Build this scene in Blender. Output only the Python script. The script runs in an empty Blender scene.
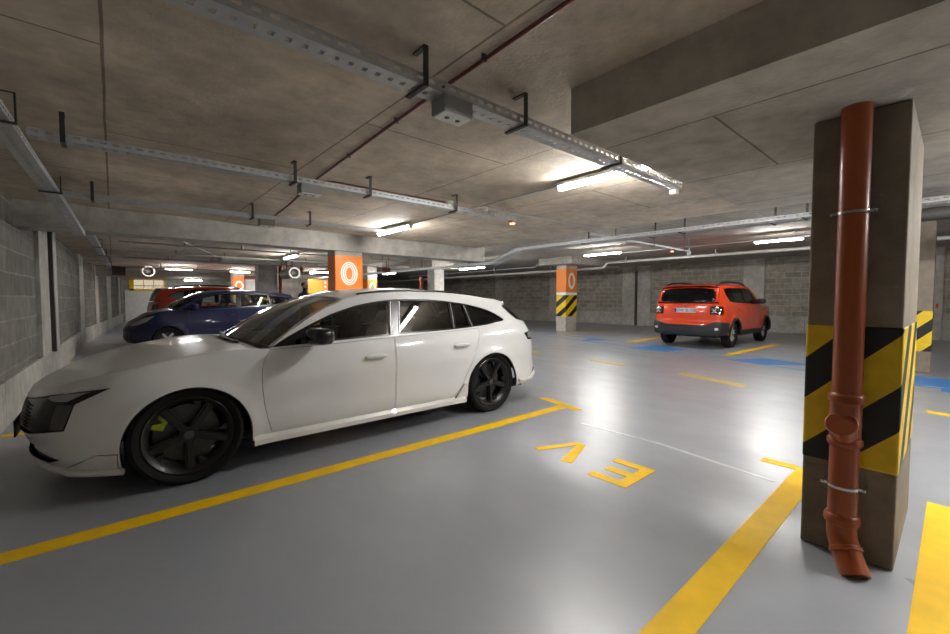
import bpy, bmesh, math, random
from mathutils import Vector, Matrix
from mathutils.geometry import delaunay_2d_cdt
from mathutils.kdtree import KDTree
PI = math.pi
random.seed(7)
SC = bpy.context.scene
COL = SC.collection

# ------------------------------------------------------------------ materials
def new_mat(name):
    m = bpy.data.materials.new(name); m.use_nodes = True
    nt = m.node_tree; nt.nodes.clear()
    out = nt.nodes.new('ShaderNodeOutputMaterial')
    return m, nt, out
def principled(nt, color, rough=.5, metal=0., coat=0., spec=.5):
    p = nt.nodes.new('ShaderNodeBsdfPrincipled')
    p.inputs['Base Color'].default_value = (*color, 1)
    p.inputs['Roughness'].default_value = rough
    p.inputs['Metallic'].default_value = metal
    p.inputs['Coat Weight'].default_value = coat
    p.inputs['Coat Roughness'].default_value = .04
    p.inputs['Specular IOR Level'].default_value = spec
    return p
def node(nt, kind, **kw):
    n = nt.nodes.new(kind)
    for k, v in kw.items():
        if k in n.inputs: n.inputs[k].default_value = v
        else: setattr(n, k, v)
    return n
def plain(name, color, rough=.5, metal=0., coat=0., spec=.5, vary=.06, vscale=6., bump=0., bscale=40.):
    m, nt, out = new_mat(name)
    p = principled(nt, color, rough, metal, coat, spec)
    L = nt.links.new
    tc = node(nt, 'ShaderNodeTexCoord')
    if vary:
        n = node(nt, 'ShaderNodeTexNoise', Scale=vscale, Detail=3.)
        L(tc.outputs['Object'], n.inputs['Vector'])
        r = node(nt, 'ShaderNodeMapRange'); r.inputs['To Min'].default_value = 1-vary*2; r.inputs['To Max'].default_value = 1+vary*2
        L(n.outputs['Fac'], r.inputs['Value'])
        mx = node(nt, 'ShaderNodeMix', data_type='RGBA', blend_type='MULTIPLY'); mx.inputs[0].default_value = 1
        mx.inputs[6].default_value = (*color, 1); L(r.outputs[0], mx.inputs[7]); L(mx.outputs[2], p.inputs['Base Color'])
    if bump:
        n2 = node(nt, 'ShaderNodeTexNoise', Scale=bscale, Detail=4.)
        L(tc.outputs['Object'], n2.inputs['Vector'])
        b = node(nt, 'ShaderNodeBump', Strength=bump, Distance=.01); L(n2.outputs['Fac'], b.inputs['Height']); L(b.outputs[0], p.inputs['Normal'])
    L(p.outputs[0], out.inputs[0])
    return m
def emissive(name, color, strength):
    m, nt, out = new_mat(name)
    e = node(nt, 'ShaderNodeEmission', Color=(*color, 1), Strength=strength)
    nt.links.new(e.outputs[0], out.inputs[0]); return m
def glass(name, tint, refl=1.0):
    m, nt, out = new_mat(name)
    t = node(nt, 'ShaderNodeBsdfTransparent', Color=(*tint, 1))
    g = node(nt, 'ShaderNodeBsdfGlossy', Color=(1, 1, 1, 1), Roughness=.02)
    f = node(nt, 'ShaderNodeFresnel', IOR=1.5)
    mx = node(nt, 'ShaderNodeMixShader')
    nt.links.new(f.outputs[0], mx.inputs[0]); nt.links.new(t.outputs[0], mx.inputs[1]); nt.links.new(g.outputs[0], mx.inputs[2])
    nt.links.new(mx.outputs[0], out.inputs[0]); return m

def concrete(name, color, panel=None, rough=.85, stain=.25, bump=.25, dark=(.5, .47, .43), axis='xy', lighter=.12):
    """raw concrete: blotches, pores, streaks, optional formwork joints (panel w,h)"""
    m, nt, out = new_mat(name); L = nt.links.new
    p = principled(nt, color, rough, spec=.3)
    g = node(nt, 'ShaderNodeNewGeometry')
    mp = node(nt, 'ShaderNodeMapping'); L(g.outputs['Position'], mp.inputs['Vector'])
    n1 = node(nt, 'ShaderNodeTexNoise', Scale=.9, Detail=6., Roughness=.62); L(mp.outputs[0], n1.inputs['Vector'])
    n2 = node(nt, 'ShaderNodeTexNoise', Scale=7., Detail=5., Roughness=.6); L(mp.outputs[0], n2.inputs['Vector'])
    n3 = node(nt, 'ShaderNodeTexNoise', Scale=60., Detail=3.); L(mp.outputs[0], n3.inputs['Vector'])
    r1 = node(nt, 'ShaderNodeMapRange'); r1.inputs['From Min'].default_value=.3; r1.inputs['From Max'].default_value=.7
    r1.inputs['To Min'].default_value = 1-stain; r1.inputs['To Max'].default_value = 1+lighter; L(n1.outputs['Fac'], r1.inputs['Value'])
    r2 = node(nt, 'ShaderNodeMapRange'); r2.inputs['From Min'].default_value=.3; r2.inputs['From Max'].default_value=.7
    r2.inputs['To Min'].default_value = .80; r2.inputs['To Max'].default_value = 1.16; L(n2.outputs['Fac'], r2.inputs['Value'])
    mm = node(nt, 'ShaderNodeMath', operation='MULTIPLY'); L(r1.outputs[0], mm.inputs[0]); L(r2.outputs[0], mm.inputs[1])
    # pale spatter
    v = node(nt, 'ShaderNodeTexVoronoi', Scale=9.); L(mp.outputs[0], v.inputs['Vector'])
    r3 = node(nt, 'ShaderNodeMapRange'); r3.inputs['From Min'].default_value=.0; r3.inputs['From Max'].default_value=.09
    r3.inputs['To Min'].default_value=1.35; r3.inputs['To Max'].default_value=1.; L(v.outputs['Distance'], r3.inputs['Value'])
    m2 = node(nt, 'ShaderNodeMath', operation='MULTIPLY'); L(mm.outputs[0], m2.inputs[0]); L(r3.outputs[0], m2.inputs[1])
    fac = m2.outputs[0]; height = n3.outputs['Fac']
    if panel:
        sp = node(nt, 'ShaderNodeSeparateXYZ'); L(g.outputs['Position'], sp.inputs[0])
        cb = node(nt, 'ShaderNodeCombineXYZ')
        a = {'x':0,'y':1,'z':2}
        L(sp.outputs[a[axis[0]]], cb.inputs[0]); L(sp.outputs[a[axis[1]]], cb.inputs[1])
        br = node(nt, 'ShaderNodeTexBrick', offset=.5); br.inputs['Scale'].default_value=1
        br.inputs['Brick Width'].default_value=panel[0]; br.inputs['Row Height'].default_value=panel[1]
        br.inputs['Mortar Size'].default_value=.008; br.inputs['Mortar Smooth'].default_value=.4
        br.inputs['Color1'].default_value=(1,1,1,1); br.inputs['Color2'].default_value=(.90,.90,.90,1); br.inputs['Mortar'].default_value=(.42,.40,.37,1)
        # wobble
        wn = node(nt, 'ShaderNodeTexNoise', Scale=3.); L(mp.outputs[0], wn.inputs['Vector'])
        ws = node(nt, 'ShaderNodeVectorMath', operation='SCALE'); ws.inputs['Scale'].default_value=.012; L(wn.outputs['Color'], ws.inputs[0])
        ad = node(nt, 'ShaderNodeVectorMath', operation='ADD'); L(cb.outputs[0], ad.inputs[0]); L(ws.outputs[0], ad.inputs[1])
        L(ad.outputs[0], br.inputs['Vector'])
        m3 = node(nt, 'ShaderNodeMix', data_type='RGBA', blend_type='MULTIPLY'); m3.inputs[0].default_value=1
        L(fac, m3.inputs[6]); L(br.outputs['Color'], m3.inputs[7]); fac = m3.outputs[2]
    mx = node(nt, 'ShaderNodeMix', data_type='RGBA', blend_type='MULTIPLY'); mx.inputs[0].default_value=1
    mx.inputs[6].default_value=(*color,1); L(fac, mx.inputs[7]); L(mx.outputs[2], p.inputs['Base Color'])
    b = node(nt, 'ShaderNodeBump', Strength=bump, Distance=.01); L(height, b.inputs['Height']); L(b.outputs[0], p.inputs['Normal'])
    L(p.outputs[0], out.inputs[0]); return m

def blockwork(name, c1, c2, mortar, bw, rh, axis='yz', offz=0.):
    m, nt, out = new_mat(name); L = nt.links.new
    p = principled(nt, c1, .9, spec=.2)
    g = node(nt, 'ShaderNodeNewGeometry')
    sp = node(nt, 'ShaderNodeSeparateXYZ'); L(g.outputs['Position'], sp.inputs[0])
    cb = node(nt, 'ShaderNodeCombineXYZ'); a = {'x':0,'y':1,'z':2}
    ao = node(nt, 'ShaderNodeMath', operation='ADD'); ao.inputs[1].default_value = offz
    L(sp.outputs[a[axis[0]]], cb.inputs[0]); L(sp.outputs[a[axis[1]]], ao.inputs[0]); L(ao.outputs[0], cb.inputs[1])
    wn = node(nt, 'ShaderNodeTexNoise', Scale=4.); L(g.outputs['Position'], wn.inputs['Vector'])
    ws = node(nt, 'ShaderNodeVectorMath', operation='SCALE'); ws.inputs['Scale'].default_value=.03; L(wn.outputs['Color'], ws.inputs[0])
    ad = node(nt, 'ShaderNodeVectorMath', operation='ADD'); L(cb.outputs[0], ad.inputs[0]); L(ws.outputs[0], ad.inputs[1])
    br = node(nt, 'ShaderNodeTexBrick', offset=.5); br.inputs['Scale'].default_value=1
    br.inputs['Brick Width'].default_value=bw; br.inputs['Row Height'].default_value=rh; br.inputs['Bias'].default_value=-.1
    br.inputs['Mortar Size'].default_value=.014; br.inputs['Mortar Smooth'].default_value=.4
    br.inputs['Color1'].default_value=(*c1,1); br.inputs['Color2'].default_value=(*c2,1); br.inputs['Mortar'].default_value=(*mortar,1)
    L(ad.outputs[0], br.inputs['Vector'])
    n2 = node(nt, 'ShaderNodeTexNoise', Scale=5., Detail=5.); L(g.outputs['Position'], n2.inputs['Vector'])
    r2 = node(nt, 'ShaderNodeMapRange'); r2.inputs['From Min'].default_value=.3; r2.inputs['From Max'].default_value=.7
    r2.inputs['To Min'].default_value=.8; r2.inputs['To Max'].default_value=1.2; L(n2.outputs['Fac'], r2.inputs['Value'])
    mx = node(nt, 'ShaderNodeMix', data_type='RGBA', blend_type='MULTIPLY'); mx.inputs[0].default_value=1
    L(br.outputs['Color'], mx.inputs[6]); L(r2.outputs[0], mx.inputs[7]); L(mx.outputs[2], p.inputs['Base Color'])
    b = node(nt, 'ShaderNodeBump', Strength=.5, Distance=.01); L(br.outputs['Fac'], b.inputs['Height']); b.invert=True
    L(b.outputs[0], p.inputs['Normal']); L(p.outputs[0], out.inputs[0]); return m

def stripes(name, k, period, duty, phase, ca=(.80,.55,.01), cb_=(.008,.008,.009)):
    """diagonal hazard stripes over world position dotted with k"""
    m, nt, out = new_mat(name); L = nt.links.new
    p = principled(nt, ca, .5)
    g = node(nt, 'ShaderNodeNewGeometry')
    d = node(nt, 'ShaderNodeVectorMath', operation='DOT_PRODUCT'); d.inputs[1].default_value = k; L(g.outputs['Position'], d.inputs[0])
    a = node(nt, 'ShaderNodeMath', operation='MULTIPLY_ADD'); a.inputs[1].default_value=1/period; a.inputs[2].default_value=phase; L(d.outputs['Value'], a.inputs[0])
    f = node(nt, 'ShaderNodeMath', operation='FRACT'); L(a.outputs[0], f.inputs[0])
    c = node(nt, 'ShaderNodeMath', operation='LESS_THAN'); c.inputs[1].default_value=duty; L(f.outputs[0], c.inputs[0])
    n2 = node(nt, 'ShaderNodeTexNoise', Scale=14., Detail=5.); L(g.outputs['Position'], n2.inputs['Vector'])
    r2 = node(nt, 'ShaderNodeMapRange'); r2.inputs['To Min'].default_value=.75; r2.inputs['To Max'].default_value=1.2; L(n2.outputs['Fac'], r2.inputs['Value'])
    mx = node(nt, 'ShaderNodeMix', data_type='RGBA'); L(c.outputs[0], mx.inputs[0]); mx.inputs[6].default_value=(*ca,1); mx.inputs[7].default_value=(*cb_,1)
    m2 = node(nt, 'ShaderNodeMix', data_type='RGBA', blend_type='MULTIPLY'); m2.inputs[0].default_value=1; L(mx.outputs[2], m2.inputs[6]); L(r2.outputs[0], m2.inputs[7])
    L(m2.outputs[2], p.inputs['Base Color']); L(p.outputs[0], out.inputs[0]); return m

def floor_mat():
    m, nt, out = new_mat('grey_epoxy'); L = nt.links.new
    p = principled(nt, (.4,.4,.42), .2, spec=.6, coat=.8); p.inputs['Coat Roughness'].default_value=.28; p.inputs['Coat IOR'].default_value=1.55
    g = node(nt, 'ShaderNodeNewGeometry')
    n1 = node(nt, 'ShaderNodeTexNoise', Scale=.6, Detail=2., Roughness=.5); L(g.outputs['Position'], n1.inputs['Vector'])
    n2 = node(nt, 'ShaderNodeTexNoise', Scale=1.6, Detail=3., Roughness=.5); L(g.outputs['Position'], n2.inputs['Vector'])
    r1 = node(nt, 'ShaderNodeMapRange'); r1.inputs['From Min'].default_value=.3; r1.inputs['From Max'].default_value=.7; r1.inputs['To Min'].default_value=.93; r1.inputs['To Max'].default_value=1.05; L(n1.outputs['Fac'], r1.inputs['Value'])
    mx = node(nt, 'ShaderNodeMix', data_type='RGBA', blend_type='MULTIPLY'); mx.inputs[0].default_value=1
    mx.inputs[6].default_value=(.31,.325,.36,1); L(r1.outputs[0], mx.inputs[7]); L(mx.outputs[2], p.inputs['Base Color'])
    r2 = node(nt, 'ShaderNodeMapRange'); r2.inputs['From Min'].default_value=.3; r2.inputs['From Max'].default_value=.7; r2.inputs['To Min'].default_value=.40; r2.inputs['To Max'].default_value=.46; L(n2.outputs['Fac'], r2.inputs['Value'])
    L(r2.outputs[0], p.inputs['Roughness'])
    mpg = node(nt, 'ShaderNodeMapping'); mpg.inputs['Scale'].default_value=(1.0,.45,1.0); mpg.inputs['Rotation'].default_value=(0,0,.35); L(g.outputs['Position'], mpg.inputs['Vector'])
    n5 = node(nt, 'ShaderNodeTexNoise', Scale=2.6, Detail=7., Roughness=.62); L(mpg.outputs[0], n5.inputs['Vector'])
    r5 = node(nt, 'ShaderNodeMapRange'); r5.inputs['From Min'].default_value=.32; r5.inputs['From Max'].default_value=.68; r5.inputs['To Min'].default_value=.45; r5.inputs['To Max'].default_value=1.; L(n5.outputs['Fac'], r5.inputs['Value'])
    L(r5.outputs[0], p.inputs['Coat Weight'])
    n3 = node(nt, 'ShaderNodeTexNoise', Scale=170., Detail=2.); L(g.outputs['Position'], n3.inputs['Vector'])
    n4 = node(nt, 'ShaderNodeTexNoise', Scale=2.2, Detail=3.); L(g.outputs['Position'], n4.inputs['Vector'])
    b1 = node(nt, 'ShaderNodeBump', Strength=.10, Distance=.004); L(n3.outputs['Fac'], b1.inputs['Height'])
    b2 = node(nt, 'ShaderNodeBump', Strength=.05, Distance=.03); L(n4.outputs['Fac'], b2.inputs['Height']); L(b1.outputs[0], b2.inputs['Normal'])
    L(b2.outputs[0], p.inputs['Normal']); L(b2.outputs[0], p.inputs['Coat Normal']); L(p.outputs[0], out.inputs[0]); return m

M = {}
M['ceiling'] = concrete('board_marked_concrete', (.66,.565,.455), (2.5,1.25), axis='yx', stain=.42)
M['slab'] = concrete('smooth_slab_concrete', (.47,.435,.38), (1.6,1.1), axis='yx', stain=.22)
M['beam'] = concrete('beam_concrete', (.44,.42,.385), None, stain=.3)
M['beam_dark'] = concrete('drop_beam_concrete', (.38,.345,.285), None, stain=.25)
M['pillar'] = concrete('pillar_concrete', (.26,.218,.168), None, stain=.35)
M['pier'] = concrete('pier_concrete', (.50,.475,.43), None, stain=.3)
M['plinth'] = concrete('plinth_concrete', (.50,.475,.43), (2.4,3.0), axis='yz', stain=.35)
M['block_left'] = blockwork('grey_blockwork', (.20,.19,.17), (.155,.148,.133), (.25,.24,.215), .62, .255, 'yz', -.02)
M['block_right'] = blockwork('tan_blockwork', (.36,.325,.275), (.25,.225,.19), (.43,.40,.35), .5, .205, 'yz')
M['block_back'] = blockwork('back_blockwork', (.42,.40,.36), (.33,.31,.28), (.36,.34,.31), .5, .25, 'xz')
M['white_wall'] = plain('white_plaster', (.80,.79,.76), .8)
M['floor'] = floor_mat()
M['yellow'] = plain('yellow_floor_paint', (.92,.56,.006), .5, spec=.25, vary=.08, vscale=9)
M['yellow_worn'] = plain('worn_yellow_floor_paint', (.62,.45,.12), .35, vary=.15, vscale=12)
M['blue'] = plain('blue_floor_paint', (.045,.22,.56), .35, vary=.12, vscale=5)
M['blue_thin'] = plain('thin_blue_floor_paint', (.10,.25,.50), .35, vary=.12, vscale=5)
M['pale'] = plain('pale_seam_paint', (.62,.62,.62), .4, vary=.2, vscale=8)
M['joint'] = plain('dark_seam', (.27,.28,.30), .4, vary=.1)
M['galv'] = plain('galvanised_steel', (.50,.51,.52), .5, .35, vary=.1, vscale=20)
M['galv_dull'] = plain('dull_galvanised_steel', (.36,.36,.35), .5, .6, vary=.1, vscale=20)
M['dark_steel'] = plain('dark_steel', (.06,.055,.05), .5, .5)
M['redpipe'] = plain('dark_red_pipe', (.13,.025,.018), .45)
M['redduct'] = plain('red_brown_pipe', (.26,.05,.022), .4)
M['terracotta'] = plain('terracotta_plastic', (.30,.062,.012), .33, vary=.05, vscale=12)
M['chrome'] = plain('zinc_clamp', (.65,.65,.65), .25, .95, vary=.03)
M['greybox'] = plain('grey_plastic', (.28,.275,.27), .5)
M['whitebox'] = plain('white_plastic', (.75,.75,.73), .45)
M['rubber'] = plain('black_rubber', (.009,.009,.009), .75, spec=.2)
M['disc_metal'] = plain('worn_disc_metal', (.10,.098,.095), .45, .7)
M['orange'] = plain('orange_wall_paint', (.84,.235,.022), .45, vary=.03)
M['orange_lit'] = plain('orange_painted_as_lit', (.9,.33,.04), .45, vary=.03)  # lit copy of the orange: light on the panel put into its colour
M['white'] = plain('white_emblem_paint', (.88,.86,.82), .5, vary=.02)
M['tube_soft'] = emissive('soft_lit_tube', (1,.985,.95), 22.)
M['tube'] = emissive('lit_tube', (1,.985,.95), 38.)
M['red_led'] = emissive('red_led', (1,.12,.04), 2.5)
M['pipe_ins'] = plain('pale_insulated_pipe', (.62,.62,.60), .35, .3)
M['grate'] = plain('vent_metal', (.10,.09,.08), .6, .3)
M['stripe_x'] = stripes('hazard_stripes_near', (-1, 1, 1), .44, .47, .205)
M['stripe_f'] = stripes('hazard_stripes_far', (-.75, .75, 1), .48, .46, .55)
M['stripe_b'] = stripes('hazard_stripes_mid', (-.9, .9, 1), .45, .5, .3)

# ------------------------------------------------------------------ object helpers
def tag(o, label=None, cat=None, group=None, kind=None):
    if label: o['label'] = label
    if cat: o['category'] = cat
    if group: o['group'] = group
    if kind: o['kind'] = kind
    return o
def thing(name, label, cat, loc=(0,0,0), rz=0, group=None):
    o = bpy.data.objects.new(name, None); COL.objects.link(o)
    o.empty_display_size = .1
    o.location = loc; o.rotation_euler = (0,0,rz)
    return tag(o, label, cat, group)
def copy_tree(o, parent=None):
    c = o.copy(); COL.objects.link(c); c.parent = parent
    for ch in list(o.children): copy_tree(ch, c)
    return c
class MB:
    """collects shapes into ONE mesh"""
    def __init__(s): s.bm = bmesh.new()
    def _xf(s, vs, mat): bmesh.ops.transform(s.bm, matrix=mat, verts=vs)
    def box(s, x0,x1,y0,y1,z0,z1, mat=None):
        r = bmesh.ops.create_cube(s.bm, size=1)
        s._xf(r['verts'], Matrix.Translation(((x0+x1)/2,(y0+y1)/2,(z0+z1)/2)) @ Matrix.Diagonal((abs(x1-x0),abs(y1-y0),abs(z1-z0),1)))
        if mat: s._xf(r['verts'], mat)
        return s
    def bar(s, a, b, w, h, up=(0,0,1)):
        a=Vector(a); b=Vector(b); d=b-a; ln=d.length; d.normalize(); up=Vector(up)
        if abs(d.dot(up))>.98: up=Vector((1,0,0))
        sx=d.cross(up).normalized(); u=sx.cross(d)
        r = bmesh.ops.create_cube(s.bm, size=1)
        m = Matrix((( d.x*ln, sx.x*w, u.x*h, (a.x+b.x)/2),( d.y*ln, sx.y*w, u.y*h, (a.y+b.y)/2),( d.z*ln, sx.z*w, u.z*h, (a.z+b.z)/2),(0,0,0,1)))
        s._xf(r['verts'], m); return s
    def cyl(s, a, b, r, r2=None, n=20, caps=True):
        a=Vector(a); b=Vector(b); d=b-a
        q = d.to_track_quat('Z','Y').to_matrix().to_4x4()
        res = bmesh.ops.create_cone(s.bm, cap_ends=caps, segments=n, radius1=r, radius2=r if r2 is None else r2, depth=d.length)
        s._xf(res['verts'], Matrix.Translation((a+b)/2) @ q); return s
    def tube(s, pts, r, n=12, closed=False):
        pts=[Vector(p) for p in pts]; N=len(pts); rings=[]
        prev=None
        for i,p in enumerate(pts):
            if closed: d=pts[(i+1)%N]-pts[i-1]
            else: d=pts[min(i+1,N-1)]-pts[max(i-1,0)]
            d.normalize()
            if prev is None:
                up=Vector((0,0,1)) if abs(d.z)<.9 else Vector((1,0,0))
                x=d.cross(up).normalized()
            else:
                x=(prev-d*prev.dot(d)).normalized()
            prev=x; y=d.cross(x)
            rr = r[i] if isinstance(r,(list,tuple)) else r
            rings.append([s.bm.verts.new(p+(x*math.cos(2*PI*k/n)+y*math.sin(2*PI*k/n))*rr) for k in range(n)])
        R = range(N if closed else N-1)
        for i in R:
            A=rings[i]; B=rings[(i+1)%N]
            for k in range(n): s.bm.faces.new((A[k],A[(k+1)%n],B[(k+1)%n],B[k]))
        if not closed:
            s.bm.faces.new(list(reversed(rings[0]))); s.bm.faces.new(rings[-1])
        return s
    def lathe(s, prof, n=32, mat=None, closed=False, caps=False):
        """prof: (r, h) pairs around local Z"""
        rings=[]
        for r,h in prof:
            rings.append([s.bm.verts.new((r*math.cos(2*PI*k/n), r*math.sin(2*PI*k/n), h)) for k in range(n)])
        N=len(rings)
        for i in range(N if closed else N-1):
            A=rings[i]; B=rings[(i+1)%N]
            for k in range(n): s.bm.faces.new((A[k],A[(k+1)%n],B[(k+1)%n],B[k]))
        if caps and not closed:
            if prof[0][0]>1e-4: s.bm.faces.new(list(reversed(rings[0])))
            if prof[-1][0]>1e-4: s.bm.faces.new(rings[-1])
        if mat: s._xf([v for R_ in rings for v in R_], mat)
        return s
    def blob(s, c, rad, e=.6, nu=20, nv=12, mat=None):
        """superellipsoid"""
        f=lambda t,p: math.copysign(abs(t)**p, t)
        vs=[]; top=s.bm.verts.new((0,0,rad[2])); bot=s.bm.verts.new((0,0,-rad[2]))
        rows=[]
        for j in range(1,nv):
            ph=-PI/2+PI*j/nv
            rows.append([s.bm.verts.new((rad[0]*f(math.cos(ph),e)*f(math.cos(2*PI*k/nu),e), rad[1]*f(math.cos(ph),e)*f(math.sin(2*PI*k/nu),e), rad[2]*f(math.sin(ph),e))) for k in range(nu)])
        for j in range(len(rows)-1):
            for k in range(nu): s.bm.faces.new((rows[j][k],rows[j][(k+1)%nu],rows[j+1][(k+1)%nu],rows[j+1][k]))
        for k in range(nu):
            s.bm.faces.new((bot,rows[0][(k+1)%nu],rows[0][k])); s.bm.faces.new((top,rows[-1][k],rows[-1][(k+1)%nu]))
        al=[top,bot]+[v for r in rows for v in r]
        m=Matrix.Translation(c)
        if mat: m = m @ mat
        s._xf(al, m); return s
    def prism(s, poly, z0, z1):
        """polygon in XY extruded z0..z1"""
        b=[s.bm.verts.new((x,y,z0)) for x,y in poly]; t=[s.bm.verts.new((x,y,z1)) for x,y in poly]
        n=len(poly)
        s.bm.faces.new(list(reversed(b))); s.bm.faces.new(t)
        for i in range(n): s.bm.faces.new((b[i],b[(i+1)%n],t[(i+1)%n],t[i]))
        return s
    def grid(s, rows):
        V=[[s.bm.verts.new(p) for p in r] for r in rows]
        for i in range(len(V)-1):
            for j in range(len(V[0])-1): s.bm.faces.new((V[i][j],V[i][j+1],V[i+1][j+1],V[i+1][j]))
        return s
    def xform(s, mat): bmesh.ops.transform(s.bm, matrix=mat, verts=s.bm.verts); return s
    def build(s, name, mat, parent=None, smooth=False, bevel=0, angle=40):
        bmesh.ops.recalc_face_normals(s.bm, faces=s.bm.faces)
        me=bpy.data.meshes.new(name); s.bm.to_mesh(me); s.bm.free()
        me.materials.append(M[mat] if isinstance(mat,str) else mat)
        o=bpy.data.objects.new(name, me); COL.objects.link(o)
        if smooth:
            for p in me.polygons: p.use_smooth=True
            if angle<180: me.set_sharp_from_angle(angle=math.radians(angle))
        if bevel:
            b=o.modifiers.new('bevel','BEVEL'); b.width=bevel; b.segments=2; b.limit_method='ANGLE'
        if parent is not None: o.parent=parent
        return o
# ------------------------------------------------------------------ car surfaces
def pchip(pts):
    xs=[p[0] for p in pts]; ys=[p[1] for p in pts]; n=len(xs)
    h=[xs[i+1]-xs[i] for i in range(n-1)]; dl=[(ys[i+1]-ys[i])/h[i] for i in range(n-1)]
    m=[0.]*n; m[0]=dl[0]; m[-1]=dl[-1]
    for i in range(1,n-1):
        if dl[i-1]*dl[i]<=0: m[i]=0.
        else:
            w1=2*h[i]+h[i-1]; w2=h[i]+2*h[i-1]; m[i]=(w1+w2)/(w1/dl[i-1]+w2/dl[i])
    def f(x):
        if x<=xs[0]: return ys[0]
        if x>=xs[-1]: return ys[-1]
        lo,hi=0,n-1
        while hi-lo>1:
            k=(lo+hi)//2
            if xs[k]<=x: lo=k
            else: hi=k
        t=(x-xs[lo])/h[lo]; t2=t*t; t3=t2*t
        return (2*t3-3*t2+1)*ys[lo]+(t3-2*t2+t)*h[lo]*m[lo]+(-2*t3+3*t2)*ys[hi]+(t3-t2)*h[lo]*m[hi]
    return f
def smooth_poly(pts, step=.03):
    """closed Catmull-Rom through points (corners: repeat point flagged with a third entry 1)"""
    n=len(pts); out=[]
    for i in range(n):
        p0,p1,p2,p3=pts[i-1],pts[i],pts[(i+1)%n],pts[(i+2)%n]
        c1=len(p1)>2; c2=len(p2)>2
        a=Vector(p1[:2]); b=Vector(p2[:2])
        m1=(b-a) if c1 else (b-Vector(p0[:2]))*.5
        m2=(b-a) if c2 else (Vector(p3[:2])-a)*.5
        k=max(1,int((b-a).length/step))
        for j in range(k):
            t=j/k; t2=t*t; t3=t2*t
            q=a*(2*t3-3*t2+1)+m1*(t3-2*t2+t)+b*(-2*t3+3*t2)+m2*(t3-t2)
            out.append((q.x,q.y))
    return out
def dens(poly, step=.03):
    out=[]; n=len(poly)
    for i in range(n):
        a=Vector(poly[i][:2]); b=Vector(poly[(i+1)%n][:2]); k=max(1,int(math.ceil((b-a).length/step)))
        for j in range(k): q=a.lerp(b,j/k); out.append((q.x,q.y))
    return out
def clip(poly, a, b):
    """keep the part of polygon left of the directed line a->b"""
    a=Vector(a); d=Vector(b)-a; out=[]; n=len(poly)
    sd=lambda p:d.x*(p[1]-a.y)-d.y*(p[0]-a.x)
    for i in range(n):
        p=poly[i]; q=poly[(i+1)%n]; sp=sd(p); sq=sd(q)
        if sp>=0: out.append(p)
        if sp*sq<0:
            t=sp/(sp-sq); out.append((p[0]+(q[0]-p[0])*t, p[1]+(q[1]-p[1])*t))
    return out
def area(poly): return sum(poly[i-1][0]*poly[i][1]-poly[i][0]*poly[i-1][1] for i in range(len(poly)))/2
def inset(poly, d):
    pl=[]
    for p in poly:
        if not pl or (Vector(p[:2])-Vector(pl[-1])).length>.004: pl.append(tuple(p[:2]))
    if (Vector(pl[0])-Vector(pl[-1])).length<.004: pl.pop()
    sg=1 if area(pl)>0 else -1; out=[]; n=len(pl)
    for i in range(n):
        p=Vector(pl[i]); a=(p-Vector(pl[i-1])).normalized(); b=(Vector(pl[(i+1)%n])-p).normalized()
        na=Vector((-a.y,a.x))*sg; nb=Vector((-b.y,b.x))*sg
        m=na+nb
        if m.length<1e-6: m=na
        m.normalize(); k=d/max(.45,m.dot(na)); q=p+m*k; out.append((q.x,q.y))
    return out
def pip(p, poly):
    x,y=p; c=False; n=len(poly); j=n-1
    for i in range(n):
        xi,yi=poly[i]; xj,yj=poly[j]
        if (yi>y)!=(yj>y) and x<(xj-xi)*(y-yi)/(yj-yi)+xi: c=not c
        j=i
    return c
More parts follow.
